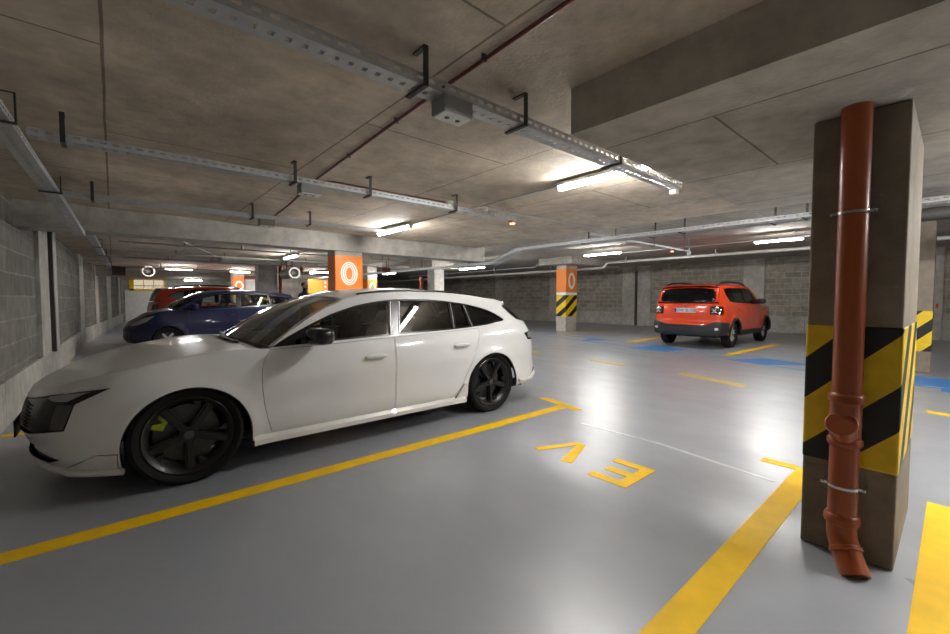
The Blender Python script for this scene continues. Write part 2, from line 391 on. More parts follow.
class PM:
    """panel mesh with analytic normals"""
    def __init__(s): s.v=[]; s.f=[]; s.n=[]
    def panel(s, loops, fmap, out=0., spacing=.05, step=.03, flange=.012, seam=None):
        loops=[dens(l,step) for l in loops]
        pts=[]; edges=[]; bnd=[]
        for l in loops:
            o=len(pts); k=len(l); pts+=l; edges+=[(o+i,o+(i+1)%k) for i in range(k)]; bnd.append((o,k))
        kd=KDTree(len(pts))
        for i,p in enumerate(pts): kd.insert((p[0],p[1],0),i)
        kd.balance()
        X0=min(p[0] for p in loops[0]); X1=max(p[0] for p in loops[0]); Y0=min(p[1] for p in loops[0]); Y1=max(p[1] for p in loops[0])
        nx=max(1,int((X1-X0)/spacing)); ny=max(1,int((Y1-Y0)/spacing))
        inner=[]
        for i in range(1,nx):
            for j in range(1,ny):
                p=(X0+(X1-X0)*i/nx, Y0+(Y1-Y0)*j/ny)
                if kd.find((p[0],p[1],0))[2]<spacing*.45: continue
                if not pip(p,loops[0]): continue
                if any(pip(p,h) for h in loops[1:]): continue
                inner.append(p)
        r=delaunay_2d_cdt([Vector(p) for p in pts+inner],edges,[],0,1e-5)
        V=[(v.x,v.y) for v in r[0]]; orig=r[3]
        P3={}; 
        def ev(q):
            e=2e-3
            p=Vector(fmap(*q)); du=Vector(fmap(q[0]+e,q[1]))-Vector(fmap(q[0]-e,q[1])); dv=Vector(fmap(q[0],q[1]+e))-Vector(fmap(q[0],q[1]-e))
            n=du.cross(dv)
            if n.length<1e-9: n=Vector((0,0,1))
            n.normalize(); return p,n
        E=[ev(q) for q in V]
        cen=sum((e[0] for e in E),Vector())/len(E)
        # outward: away from the car's long axis
        sgn=0
        for p,n in E:
            ref=Vector((p.x-s.cx, p.y*2, (p.z-.45)*1.5)); sgn+=n.dot(ref)
        sg=1 if sgn>=0 else -1
        base=len(s.v)
        for p,n in E:
            n=n*sg; s.v.append(p+n*out); s.n.append(n)
        for f in r[2]:
            c=(sum(V[i][0] for i in f)/3, sum(V[i][1] for i in f)/3)
            if not pip(c,loops[0]) or any(pip(c,h) for h in loops[1:]): continue
            a,b,c_=[s.v[base+i] for i in f]; nn=(b-a).cross(c_-a)
            if nn.length<1e-12: continue
            f=list(f)
            if nn.dot(s.n[base+f[0]])<0: f.reverse()
            s.f.append([base+i for i in f])
        if flange:
            inv={}
            for i,o in enumerate(orig):
                for k in o: inv[k]=i
            for o,k in bnd:
                ids=[inv[o+i] for i in range(k)]
                for i in range(k):
                    a,b=ids[i],ids[(i+1)%k]
                    if a==b: continue
                    if seam and seam(V[a]) and seam(V[b]): continue
                    pa,pb=s.v[base+a],s.v[base+b]; na,nb=s.n[base+a],s.n[base+b]
                    t=(pb-pa).cross(na)
                    if t.length<1e-9: continue
                    t.normalize(); q=len(s.v)
                    s.v+= [pa,pb,pb-nb*flange,pa-na*flange]; s.n+=[t]*4
                    s.f.append([q,q+1,q+2,q+3])
        return s
    cx=2.3
    def build(s, name, mat, parent=None):
        me=bpy.data.meshes.new(name); me.from_pydata([tuple(v) for v in s.v],[],s.f); me.update()
        for p in me.polygons: p.use_smooth=True
        me.normals_split_custom_set_from_vertices([tuple(n) for n in s.n])
        me.materials.append(M[mat] if isinstance(mat,str) else mat)
        o=bpy.data.objects.new(name,me); COL.objects.link(o)
        if parent is not None: o.parent=parent
        return o
class Car:
    def __init__(s, **k):
        s.__dict__.update(k)
        s.hf=pchip(s.top); s.fdf=pchip(s.df); s.fds=pchip(s.ds); s.fdr=pchip(s.dr); s.zl=pchip(s.low)
        pts=[]; x0=getattr(s,'x0',0.)
        N=160
        for i in range(N+1):
            t=PI/2*i/N; x=x0+s.xf*(1-math.cos(t)**(2/s.nf)) if i<N else x0+s.xf; y=s.W*math.sin(t)**(2/s.mf); pts.append((x,y))
        for i in range(N+1):
            t=PI/2*(1-i/N); x=s.L-s.xr*(1-math.cos(t)**(2/s.nr)) if i>0 else s.L-s.xr; y=s.W*math.sin(t)**(2/s.mr); pts.append((x,y))
        q=[Vector(pts[0])]
        for p in pts[1:]:
            if (Vector(p)-q[-1]).length>1e-4: q.append(Vector(p))
        s.ss=[0.]
        for i in range(1,len(q)): s.ss.append(s.ss[-1]+(q[i]-q[i-1]).length)
        s.q=q; s.S=s.ss[-1]
    def _find(s,arr,v):
        lo,hi=0,len(arr)-1
        while hi-lo>1:
            m=(lo+hi)//2
            if arr[m]<=v: lo=m
            else: hi=m
        return lo,hi
    def C0(s,u):
        lo,hi=s._find(s.ss,u); t=(u-s.ss[lo])/(s.ss[hi]-s.ss[lo]); return s.q[lo].lerp(s.q[hi],t)
    def C(s,u):
        T=2*s.S; u=((u+s.S)%T)-s.S
        sg=1 if u>=0 else -1; u=abs(u)
        p=s.C0(u); e=.012
        a=s.C0(max(0,u-e)); b=s.C0(min(s.S,u+e))
        if u<e: a=Vector((s.C0(e-u).x,-s.C0(e-u).y))
        if u>s.S-e: w=s.C0(2*s.S-u-e); b=Vector((w.x,-w.y))
        d=(b-a).normalized(); n=Vector((-d.y,d.x))   # outward for +y side going nose->tail
        if n.y<0 and abs(n.y)>abs(n.x): n=-n
        return Vector((p.x,p.y*sg)), Vector((n.x,n.y*sg))
    def sx(s,x):
        """arc coordinate for side station x (positive side)"""
        lo,hi=0,len(s.q)-1
        while hi-lo>1:
            m=(lo+hi)//2
            if s.q[m].x<=x: lo=m
            else: hi=m
        d=s.q[hi].x-s.q[lo].x
        t=(x-s.q[lo].x)/d if d>1e-9 else 0
        return s.ss[lo]+(s.ss[hi]-s.ss[lo])*t
    def sfy(s,y):
        sg=1 if y>=0 else -1; y=abs(y)
        for i in range(len(s.q)-1):
            if s.q[i+1].y>=y:
                t=(y-s.q[i].y)/max(1e-9,s.q[i+1].y-s.q[i].y); return sg*(s.ss[i]+(s.ss[i+1]-s.ss[i])*min(1,max(0,t)))
        return sg*s.sx(s.xf)
    def sry(s,y):
        """rear: returns arc coordinate continuing past S for negative y"""
        sg=1 if y>=0 else -1; y=abs(y)
        for i in range(len(s.q)-1,0,-1):
            if s.q[i-1].y>=y:
                t=(y-s.q[i].y)/max(1e-9,s.q[i-1].y-s.q[i].y); u=s.ss[i]+(s.ss[i-1]-s.ss[i])*min(1,max(0,t)); break
        return u if sg>0 else 2*s.S-u
    def low_pt(s,u,z):
        p,n=s.C(u)
        wf=n.x*n.x if n.x<0 else 0; wr=n.x*n.x if n.x>0 else 0; ws=n.y*n.y
        d=wf*s.fdf(z)+wr*s.fdr(z)+ws*s.fds(z)
        for xw in s.wx:
            r=math.hypot(p.x-xw,z-s.wz)
            d-=ws*s.flare*math.exp(-((r-s.Ra)/.055)**2)
        return Vector((p.x-n.x*d,p.y-n.y*d,z))
    def top_z(s,u): return s.hf(s.C(u)[0].x)
    def side_y(s,x,z):
        zb=s.hf(x); u=s.sx(x); yb=abs(s.low_pt(u,zb).y)
        dz=z-zb
        return yb-.004-s.k1*dz-s.k2*dz*dz
    def gh(s,sg):
        return lambda x,z: (x, sg*s.side_y(x,z), z)
    def P(s,pl,sg=1):
        """(x,z) side polygon -> (s,z)"""
        return [(sg*s.sx(p[0]),)+tuple(p[1:]) for p in pl]
    def arch_hole(s,xw,r,n=28):
        return [(xw+r*math.cos(PI*i/n), s.wz+r*math.sin(PI*i/n)) for i in range(n+1)]
    def half_outline(s, step=.03):
        """lower body outline for +side in (s,z), arches cut"""
        bot=[]
        u=0
        x=0; pts=[]
        segs=[(0,s.wx[0]-s.Ra),(s.wx[0]+s.Ra,s.wx[1]-s.Ra),(s.wx[1]+s.Ra,None)]
        out=[]
        def run(u0,u1):
            k=max(2,int((u1-u0)/step)); return [(u0+(u1-u0)*i/k, s.zl(s.C(u0+(u1-u0)*i/k)[0].x)) for i in range(k+1)]
        out+=run(0,s.sx(s.wx[0]-s.Ra))
        a=s.arch_hole(s.wx[0],s.Ra); out+=s.P(list(reversed(a)))
        out+=run(s.sx(s.wx[0]+s.Ra),s.sx(s.wx[1]-s.Ra))
        a=s.arch_hole(s.wx[1],s.Ra); out+=s.P(list(reversed(a)))
        out+=run(s.sx(s.wx[1]+s.Ra),s.S)
        k=int(s.S/step)
        top=[(s.S*i/k, s.top_z(s.S*i/k)) for i in range(k+1)]
        return out, list(reversed(top))
    def full_outline(s):
        b,t=s.half_outline()
        # go: bottom from -S..S then top S..-S
        neg_b=[(-p[0],p[1]) for p in reversed(b)][:-1]
        neg_t=[(-p[0],p[1]) for p in reversed(t)][1:]
        o=neg_b+b+t+neg_t
        r=[]
        for p in o:
            if not r or (abs(p[0]-r[-1][0])+abs(p[1]-r[-1][1]))>1e-4: r.append(p)
        return r
    def seam(s): return lambda p: abs(abs(p[0])-s.S)<1e-3
def strip(rows, nv=24, p=2.2, px=2.0):
    """rows of (xe,ye,ze,xc,zc): a bowed surface between the left and right edge"""
    g=[]
    for xe,ye,ze,xc,zc in rows:
        r=[]
        for j in range(nv+1):
            v=-1+2*j/nv; w=1-abs(v)**p
            r.append((xe+(xc-xe)*(1-abs(v)**px), v*ye, ze+(zc-ze)*w))
        g.append(r)
    return g
def lerp_rows(rows, k):
    """smooth rows through stations"""
    n=len(rows); fs=[pchip([(i,rows[i][c]) for i in range(n)]) for c in range(5)]
    m=(n-1)*k
    return [tuple(f(i/k) for f in fs) for i in range(m+1)]
def strip_obj(name, rows, mat, parent, nv=24, p=2.2, px=2., thick=.012):
    b=MB(); b.grid(strip(rows,nv,p,px)); 
    o=b.build(name,mat,parent,True,angle=180)
    # orient upward
    me=o.data
    if sum(pl.normal.z*pl.area for pl in me.polygons)<0:
        me.flip_normals()
    if thick:
        sd=o.modifiers.new('thick','SOLIDIFY'); sd.thickness=thick; sd.offset=-1; sd.use_rim=True
    return o
def make_wheel(parent, x, y, R, wt, rimR, spec, side, caliper=None, zc=None):
    """tyre with rim, disc and spokes as sub-parts; side -1/+1 faces outward along y"""
    zc=R if zc is None else zc
    loc=Matrix.Translation((x,y,zc)) @ Matrix.Rotation(-side*PI/2,4,'X')   # local +Z -> outward
    h=wt/2
    prof=[(rimR-.005,-h*.75),(rimR+.012,-h*.92),(R-.03,-h*1.0),(R-.008,-h*.86),(R,-h*.6)]
    for k in range(5):
        zz=-h*.6+ (k+.5)*h*1.2/5; w=h*1.2/5/2
        prof+= [(R,zz-w*.75),(R,zz+w*.75)]
        if k<4: prof+=[(R-.007,zz+w*.8),(R-.007,zz+w*1.2)]
    prof+=[(R,h*.6),(R-.008,h*.86),(R-.03,h*1.0),(rimR+.012,h*.92),(rimR-.005,h*.75)]
    t=MB().lathe(prof,56,loc).build('wheel',M['rubber'],parent,True,angle=35)
    r=MB(); rp=[(rimR-.006,-h*.8),(rimR-.03,-h*.7),(rimR-.045,-h*.3),(rimR-.045,h*.45),(rimR-.022,h*.80),(rimR-.004,h*.90),(rimR+.004,h*.84),(rimR+.002,h*.7)]
    MB().lathe(rp,48,loc).build('rim_barrel',M['wheel_dark'],t,True,angle=30)
    mat,n,style=spec
    zf=h*.72
    for i in range(n):
        a=2*PI*i/n-PI/2+.02
        rot=loc @ Matrix.Rotation(a,4,'Z')
        if style=='blade':
            for pl,z0,z1 in (([(.03,-.024),(rimR-.02,-.030),(rimR-.02,.030),(.03,.024)],zf-.05,zf-.012),([(.04,-.016),(rimR-.03,-.017),(rimR-.03,.017),(.04,.016)],zf-.02,zf+.004)):
                b=MB().prism(pl,z0,z1).xform(rot); r=join_mb(r,b)
            b=MB().prism([(rimR-.095,.05),(rimR-.03,.055),(rimR-.03,.12),(rimR-.055,.11)],zf-.05,zf-.015).xform(rot); r=join_mb(r,b)
        elif style=='split':
            for sgn in (-1,1):
                b=MB().prism([(.03,sgn*.006),(rimR-.02,sgn*.03),(rimR-.02,sgn*.058),(.03,sgn*.03)],zf-.04,zf).xform(rot); r=join_mb(r,b)
        else:
            b=MB().prism([(.03,-.03),(rimR-.02,-.022),(rimR-.02,.022),(.03,.03)],zf-.04,zf).xform(rot); r=join_mb(r,b)
    r.cyl(loc@Vector((0,0,zf-.06)),loc@Vector((0,0,zf-.005)),.055,n=24)
    ro=r.build('spokes',M[mat],t,True,angle=30)
    MB().cyl(loc@Vector((0,0,zf-.01)),loc@Vector((0,0,zf+.006)),.03,n=20).build('hub_cap',M['disc_metal'],t,True,angle=30)
    MB().lathe([(.06,.0),(rimR*.74,.0),(rimR*.74,.02),(.06,.02)],36,loc@Matrix.Translation((0,0,-.03)),closed=True).build('brake_disc',M['disc_metal'],t,True,angle=30)
    if caliper:
        c=MB(); m=loc@Matrix.Rotation(caliper[1],4,'Z')
        b=MB().prism([(rimR*.52,-.045),(rimR*.78,-.06),(rimR*.82,0),(rimR*.78,.06),(rimR*.52,.045),(rimR*.55,0)],-.04,.03).xform(m); c=join_mb(c,b)
        c.build('brake_caliper',M[caliper[0]],t,False)
    return t
def join_mb(a,b):
    me=bpy.data.meshes.new('tmp'); b.bm.to_mesh(me); b.bm.free(); a.bm.from_mesh(me); bpy.data.meshes.remove(me); return a
def wheel_well(parent, car, mat='rubber'):
    for xw in car.wx:
        for sg in (-1,1):
            b=MB(); R=car.Ra+.012
            rows=[[(xw+R*math.cos(PI*i/20), sg*y, car.wz-.02+R*math.sin(PI*i/20)) for i in range(21)] for y in (car.W-.07,car.W-.40)]
            b.grid(rows)
            vs=[b.bm.verts.new((xw+R*math.cos(PI*i/20),sg*(car.W-.40),car.wz-.02+R*math.sin(PI*i/20))) for i in range(21)]; b.bm.faces.new(vs)
            bmesh.ops.remove_doubles(b.bm,verts=b.bm.verts,dist=.0005)
            b.build('wheel_well',M[mat],parent,True,angle=40)
def seat(parent, x, y, mat, name='front_seat', w=.48):
    b=MB()
    b.blob((x,y,.42),(.26,w/2,.09),.5)
    m=Matrix.Rotation(.28,4,'Y')
    b.blob((x+.27,y,.70),(.075,w/2*.95,.32),.5,mat=m)
    b.blob((x+.37,y,1.05),(.05,.13,.08),.6,mat=m)
    return b.build(name,M[mat],parent,True,angle=180)
# ------------------------------------------------------------------ car materials
M['paint_white'] = plain('white_car_paint', (.73,.73,.735), .30, coat=.8, vary=.01)
M['paint_white2'] = plain('white_lower_trim_paint', (.70,.69,.66), .35, coat=.6, vary=.03)
M['gloss_black'] = plain('gloss_black_trim', (.006,.006,.007), .25, coat=.15, vary=0)
M['satin_black'] = plain('satin_black_plastic', (.018,.018,.019), .45, vary=.05)
M['grey_plastic'] = plain('dark_grey_bumper_plastic', (.022,.023,.026), .5, vary=.08)
M['interior'] = plain('dark_interior', (.012,.012,.012), .8, vary=.05)
M['glass_dark'] = glass('privacy_glass', (.035,.037,.04))
M['glass_front'] = glass('tinted_glass', (.42,.45,.43))
M['glass_clear'] = glass('clear_glass', (.80,.86,.84))
M['dim_chrome'] = plain('dim_chrome', (.22,.22,.22), .4, .8, vary=0)
M['chrome_car'] = plain('car_chrome', (.6,.6,.6), .15, .95, vary=0)
M['lamp_grey'] = plain('headlight_reflector', (.42,.42,.42), .18, .5, coat=1, vary=.1, vscale=20)
M['wheel_dark'] = plain('dark_alloy', (.026,.025,.024), .33, .5, vary=.05)
M['wheel_grey'] = plain('grey_alloy', (.50,.50,.50), .38, .3, vary=.05)
M['drl_grey'] = plain('dark_light_blade',(.05,.048,.045),.3,coat=.5)
M['lime'] = plain('lime_caliper', (.60,.75,.03), .35)
M['tail_smoked'] = plain('smoked_tail_light', (.02,.012,.013), .08, coat=1, vary=0)
M['tail_red'] = plain('red_tail_light', (.30,.012,.01), .12, coat=1, vary=0)
M['tail_white'] = plain('white_tail_light', (.7,.62,.62), .2, vary=0)
M['green_card'] = plain('pale_green_panel', (.30,.46,.36), .6)
M['amber'] = plain('amber_reflector', (.8,.25,.12), .2)

def dlo_parts(car, dlo, cuts, root, trim_mat, glass_mats, names, gap=.012, depth=.008, frame_out=.001, chrome=None):
    """window graphic: trim sheet with glass panes; cuts = list of ((xa,za),(xb,zb)) divider lines from front to back (bottom->top), pillar half widths"""
    panes=[]
    rem=dlo
    prev=None
    bounds=cuts
    for i in range(len(cuts)+1):
        pl=dlo
        if i>0:
            (a,b,w)=cuts[i-1]; pl=clip(pl,(b[0]+w,b[1]),(a[0]+w,a[1]))     # right of divider
        if i<len(cuts):
            (a,b,w)=cuts[i]; pl=clip(pl,(a[0]-w,a[1]),(b[0]-w,b[1]))
        panes.append(inset(pl,gap))
    for sg in (-1,1):
        f=car.gh(sg)
        t=PM(); t.panel([dlo]+panes,f,out=-.004,spacing=.08,flange=.02)
        to=t.build('window_trim',M[trim_mat],root)
        for k,pn in enumerate(panes):
            g=PM(); g.panel([inset(pn,-.004)],f,out=-.004-depth,spacing=.08,flange=0)
            g.build(names[k],M[glass_mats[k]],root)
    return panes

def build_wagon():
    root=thing('station_wagon','large clean white estate car with black windows and dark five-spoke wheels, nearest car','car',(-.59,4.27,0))
    car=Car(L=4.80,W=.93,x0=.085,xf=.785,nf=2.5,mf=2.3,xr=.62,nr=2.6,mr=2.3,
        top=[(0,.615),(.06,.63),(.15,.668),(.3,.718),(.45,.76),(.6,.79),(.84,.835),(1.23,.88),(1.5,.875),(2.0,.887),(2.5,.905),(3.24,.925),(3.53,.94),(3.74,.955),(3.9,.985),(4.0,1.0),(4.2,1.0),(4.45,.975),(4.8,.95)],
        df=[(.15,.13),(.2,.08),(.26,.03),(.33,.03),(.42,.0),(.5,.012),(.58,.035),(.65,.07),(.8,.2)],
        ds=[(.15,.07),(.2,.045),(.27,.02),(.35,.012),(.45,.014),(.55,.006),(.62,0),(.68,.003),(.75,.012),(.82,.024),(.88,.038),(.95,.062),(1.02,.10)],
        dr=[(.2,.16),(.28,.05),(.33,.0),(.4,.0),(.5,.03),(.6,.05),(.7,.05),(.78,.06),(.86,.12),(.93,.22),(.97,.30),(1.02,.36)],
        low=[(0,.205),(.3,.19),(.55,.165),(.62,.16),(1.33,.20),(1.5,.205),(3.3,.215),(4.12,.24),(4.3,.26),(4.55,.29),(4.8,.29)],
        wx=(.965,3.75),wz=.285,Ra=.372,flare=.018,k1=.40,k2=.12)
    P=car.P
    # --- door outlines (x,z)
    top=lambda x:car.hf(x)-.007
    fd=[(1.475,top(1.475),1),(1.425,.79),(1.405,.67),(1.415,.52),(1.44,.36),(1.475,.232,1),(1.9,.228),(2.525,.232,1),(2.53,.55),(2.535,top(2.535),1),(2.2,top(2.2)),(1.8,top(1.8))]
    rd=[(2.541,top(2.541),1),(2.536,.55),(2.531,.232,1),(2.9,.232),(3.2,.236,1),(3.30,.33),(3.40,.50),(3.49,.66),(3.56,.82),(3.585,top(3.585),1),(3.2,top(3.2)),(2.85,top(2.85))]
    fd=smooth_poly(fd); rd=smooth_poly(rd)
    # --- front black graphic in arc coordinates (near half), symmetrical
    hl=[(1.085,.700,1),(.885,.606),(.82,.445,1),(.74,.436),(.5,.405),(0,.395)]
    hl_top=[(0,.598),(.3,.603),(.49,.622),(.66,.650),(.94,.686)]
    half=[hl[0]]+hl[1:]
    gr=[(p[0],p[1]) for p in half]+[(-p[0],p[1]) for p in reversed(half[:-1])]+[(-p[0],p[1]) for p in reversed(hl_top[1:])]+[(p[0],p[1]) for p in hl_top]
    it=[(.40,.335),(.76,.258),(.63,.222),(.47,.232)]
    it2=[(-a,b) for a,b in it]
    low_in=[(car.sfy(-.45),.24),(car.sfy(.45),.24),(car.sfy(.5),.33),(car.sfy(-.5),.33)]
    tl=[(car.sx(4.29),.845),(car.sx(4.345),.765),(car.sx(4.52),.755),(car.sry(.5),.78),(car.sry(0),.785),(car.sry(0),.85),(car.sry(.5),.86),(car.sx(4.5),.87)]
    tl_full=tl[:5]+[(2*car.S-a,b) for a,b in reversed(tl[:4])]+[(2*car.S-a,b) for a,b in reversed(tl[6:])]+tl[5:]
    # body shell
    outl=car.full_outline()
    ctr=lambda pl:[(a,b) for a,b in pl]
    mir=lambda pl:[(-a,b) for a,b in pl]
    b=PM(); b.cx=2.4
    holes=[P(fd),mir(P(fd)),P(rd),mir(P(rd)),gr,it,it2,low_in]
    b.panel([outl]+holes,lambda s_,z:car.low_pt(s_,z),spacing=.05,flange=.02,seam=car.seam())
    # greenhouse frame
    E=[(1.475,.877),(1.62,.985),(1.8,1.095),(1.95,1.172),(2.1,1.23),(2.3,1.28),(2.5,1.302),(2.8,1.315),(3.1,1.314),(3.4,1.300),(3.7,1.270),(3.9,1.240),(4.06,1.208),(4.035,1.165),(4.10,1.095),(4.19,1.02),(4.235,.998)]
    belt=[(x,car.hf(x)-.001) for x in [4.15,4.0,3.9,3.74,3.53,3.24,2.9,2.5,2.0,1.7]]
    dlo=smooth_poly([(1.49,.884,1),(1.66,.975),(1.94,1.10),(2.12,1.158),(2.29,1.200),(2.59,1.238),(2.95,1.243),(3.29,1.218),(3.59,1.172),(3.83,1.105),(4.0,1.015),(3.985,1.0),(3.85,.985),(3.74,.968),(3.53,.953),(3.24,.938),(2.5,.918),(1.9,.900)],.04)
    for sg in (-1,1):
        b.panel([E+belt,inset(dlo,-.003)],car.gh(sg),spacing=.06,flange=.015)
    b.build('body_shell','paint_white',root)
    for pl,nm in ((fd,'front_door'),(rd,'rear_door')):
        for sg in (-1,1):
            q=[(sg*a,z) for a,z in P(inset(pl,.0035))]
            d=PM(); d.panel([q],lambda s_,z:car.low_pt(s_,z),spacing=.045,flange=.02)
            do=d.build(nm,'paint_white',root)
            hx,hz=(2.33,.735) if nm=='front_door' else (3.31,.765)
            y=car.low_pt(car.sx(hx),hz).y
            h=MB(); h.blob((hx,sg*(y-.004),hz-.002),(.105,.012,.030),.8)
            h.build('handle_recess','paint_white2',do,True,angle=180)
            h=MB(); h.blob((hx,sg*(y+.022),hz+.008),(.105,.013,.016),.6)
            h.build('door_handle','paint_white',do,True,angle=180)
    # windows
    cuts=[((1.73,.85),(1.83,1.2),.012),((2.545,.85),(2.63,1.3),.045),((3.245,.85),(3.29,1.3),.012),((3.515,.85),(3.45,1.3),.02)]
    dlo_parts(car,dlo,cuts,root,'gloss_black',['gloss_black','glass_front','glass_dark','glass_dark','glass_dark'],['sail_panel','front_side_window','rear_side_window','rear_quarter_window','cargo_window'])
    for sg in (-1,1):      # bright divider strips on the glass
        for a,c in (((2.505,.92),(2.578,1.225)),((2.595,.922),(2.675,1.225)),((3.25,.942),(3.287,1.205)),((3.50,.957),(3.455,1.182))):
            pa=Vector((a[0],sg*(car.side_y(*a)+.002),a[1])); pb=Vector((c[0],sg*(car.side_y(*c)+.002),c[1]))
            MB().bar(pa,pb,.007,.006,up=(0,1,0)).build('window_divider','dim_chrome',root)
    # hood, cowl, windshield, roof, rear glass
    rows=[]
    for i in range(31):
        u=car.sx(1.40)*(i/30)**1.0
        p=car.low_pt(u,car.top_z(u)); x=p.x
        cr=.024*(1-math.exp(-max(0,x-.06)/.28))
        back=-.03*max(0,(x-.75)/.65)**2 if x>.75 else 0
        rows.append((p.x,p.y,p.z+.0005,p.x+back,p.z+cr))
    strip_obj('hood',rows,'paint_white',root,nv=32,p=2.0)
    h=MB()                                     # two raised ridges on the hood
    last=rows[-1]
    cow=lerp_rows([(last[0]+.01,last[1]-.005,last[2]-.008,last[3]+.01,last[4]-.012),(1.62,.80,.85,1.55,.88),(1.85,.78,.83,1.8,.87)],4)
    strip_obj('cowl',cow,'satin_black',root,nv=16,p=2.5)
    sy=car.side_y
    ws=lerp_rows([(1.475,sy(1.475,.885)+.002,.88,1.40,.905),(1.8,sy(1.8,1.097),1.097,1.75,1.12),(1.97,sy(1.97,1.18),1.18,1.94,1.215),(2.1,sy(2.1,1.23),1.23,2.09,1.272)],5)
    wsg=[(a,y-.03,z+.003,c,d) for a,y,z,c,d in ws]
    strip_obj('windshield',wsg,'glass_front',root,nv=24,p=2.0,thick=0)
    for sg in (-1,1): MB().grid([[(r[0]-.004,sg*(r[1]-.05),r[2]+.004) ,(r[0],sg*(r[1]+.0),r[2]+.002)] for r in ws]).build('windshield_pillar','paint_white',root,True,angle=180)
    for a,c in (((1.30,-.25,.905),(1.38,.45,.925)),((1.33,-.50,.905),(1.30,.02,.915))): MB().bar(a,c,.03,.018).build('wiper','satin_black',root,bevel=.004)
    rf=lerp_rows([(2.1,sy(2.1,1.23),1.23,2.09,1.272),(2.3,sy(2.3,1.28),1.28,2.29,1.322),(2.5,sy(2.5,1.302),1.302,2.49,1.352),(2.8,sy(2.8,1.315),1.315,2.8,1.367),(3.1,sy(3.1,1.314),1.314,3.1,1.366),(3.4,sy(3.4,1.3),1.30,3.4,1.350),(3.7,sy(3.7,1.27),1.27,3.72,1.322),(3.9,sy(3.9,1.24),1.24,4.0,1.285),(4.06,sy(4.06,1.208),1.208,4.2,1.258)],5)
    strip_obj('roof',rf,'paint_white',root,nv=28,p=2.6)
    sp=lerp_rows([(4.06,sy(4.06,1.208),1.207,4.2,1.257),(4.075,sy(4.07,1.19)-.01,1.187,4.215,1.232),(4.0,sy(4.06,1.19)-.03,1.18,4.1,1.215)],3)
    strip_obj('roof_spoiler',sp,'paint_white',root,nv=24,p=2.6)
    rg=lerp_rows([(4.06,sy(4.06,1.19)-.012,1.19,4.16,1.235),(4.18,sy(4.18,1.10)-.012,1.10,4.30,1.13),(4.31,sy(4.31,.992)-.008,.992,4.44,1.0)],4)
    strip_obj('rear_window',rg,'glass_dark',root,nv=20,p=2.,thick=0)
    dk=[]
    for i in range(12):
        u=car.sx(4.25)+(car.S-car.sx(4.25))*i/11; p=car.low_pt(u,car.top_z(u)); dk.append((p.x,p.y,p.z,p.x+.01*(1-i/11),p.z+.005))
    strip_obj('tailgate_ledge',dk,'paint_white',root,nv=16)
    # roof rails
    for sg in (-1,1):
        pts=[]
        for i in range(15):
            t=i/14; x=2.28+1.55*t; z=pchip([(2.3,1.283),(2.5,1.305),(2.8,1.318),(3.1,1.317),(3.4,1.303),(3.83,1.255)])(x)
            up=.006*math.sin(PI*min(1,max(0,t)))**.4
            pts.append((x,sg*(sy(x,z)-.05),z+.006+up))
        MB().tube(pts,.013,8).build('roof_rail','gloss_black',root,True)
    # front graphics
    g=PM(); g.panel([inset(gr,.003)],lambda s_,z:car.low_pt(s_,z),out=-.012,spacing=.05,flange=.0)
    go=g.build('grille','gloss_black',root)
    gb=MB()
    for i in range(7):
        z=.435+i*.022
        pts=[]
        for j in range(25):
            yy=-.42+.84*j/24; p=car.low_pt(car.sfy(yy),z); pts.append((p.x+.006,p.y,p.z))
        gb.tube(pts,.005,5)
    gb.build('grille_slats','satin_black',go)
    for sg in (-1,1):
        pl=[(sg*a,b_) for a,b_ in [(.98,.680),(.94,.672),(.83,.622),(.72,.618),(.64,.630),(.66,.645),(.80,.666)]]
        h=PM(); h.panel([pl],lambda s_,z:car.low_pt(s_,z),out=-.004,spacing=.05,flange=.01)
        h.build('headlight','lamp_grey',root)
        pl=[(sg*a,b_) for a,b_ in [(.87,.600),(.805,.455),(.71,.45),(.75,.60)]]
        h=PM(); h.panel([pl],lambda s_,z:car.low_pt(s_,z),out=-.004,spacing=.05,flange=.01)
        h.build('daytime_light','drl_grey',root)
        ii=it if sg>0 else it2
        h=PM(); h.panel([inset(ii,.002)],lambda s_,z:car.low_pt(s_,z),out=-.02,spacing=.05,flange=0); h.build('air_intake','satin_black',root)
    h=PM(); h.panel([inset(low_in,.002)],lambda s_,z:car.low_pt(s_,z),out=-.02,spacing=.06,flange=0); h.build('lower_grille','satin_black',root)
    p=car.low_pt(0,.42)
    MB().box(p.x-.010,p.x-.002,-.26,.26,.34,.45).build('front_plate','grey_plastic',root,bevel=.003)
    # bumper blade, canard and splitter
    pts=[]
    for i in range(41):
        u=-car.sx(.60)+2*car.sx(.60)*i/40; q=car.low_pt(u,.185); n=car.C(u)[1]; pts.append((q.x+n.x*.012,q.y+n.y*.012,.175 if abs(u)<car.sx(.3) else .165))
    MB().tube(pts,.022,8).build('front_splitter','paint_white2',root,True)
    MB().tube([(q[0]-.012,q[1]*.86,q[2]-.012) for q in pts[6:-6]],.009,8).build('splitter_lip','satin_black',root,True)
    for sg in (-1,1):
        c=PM(); c.panel([[(sg*a,z) for a,z in P([(.30,.195),(.575,.175),(.585,.285),(.48,.285)])]],lambda s_,z:car.low_pt(s_,z),out=.008,spacing=.05,flange=.02)
        c.build('bumper_side_blade','paint_white2',root)
        # sill skirt
        b2=MB(); rows=[]
        for i in range(20):
            x=1.345+(3.36-1.345)*i/19; y=car.low_pt(car.sx(x),.22).y
            rows.append([(x,sg*(y-.03),.245),(x,sg*(y+.002),.238),(x,sg*(y+.028),.205),(x,sg*(y+.028),.170),(x,sg*(y-.06),.165)])
        b2.grid(rows); b2.build('side_skirt','paint_white2',root,True,angle=30)
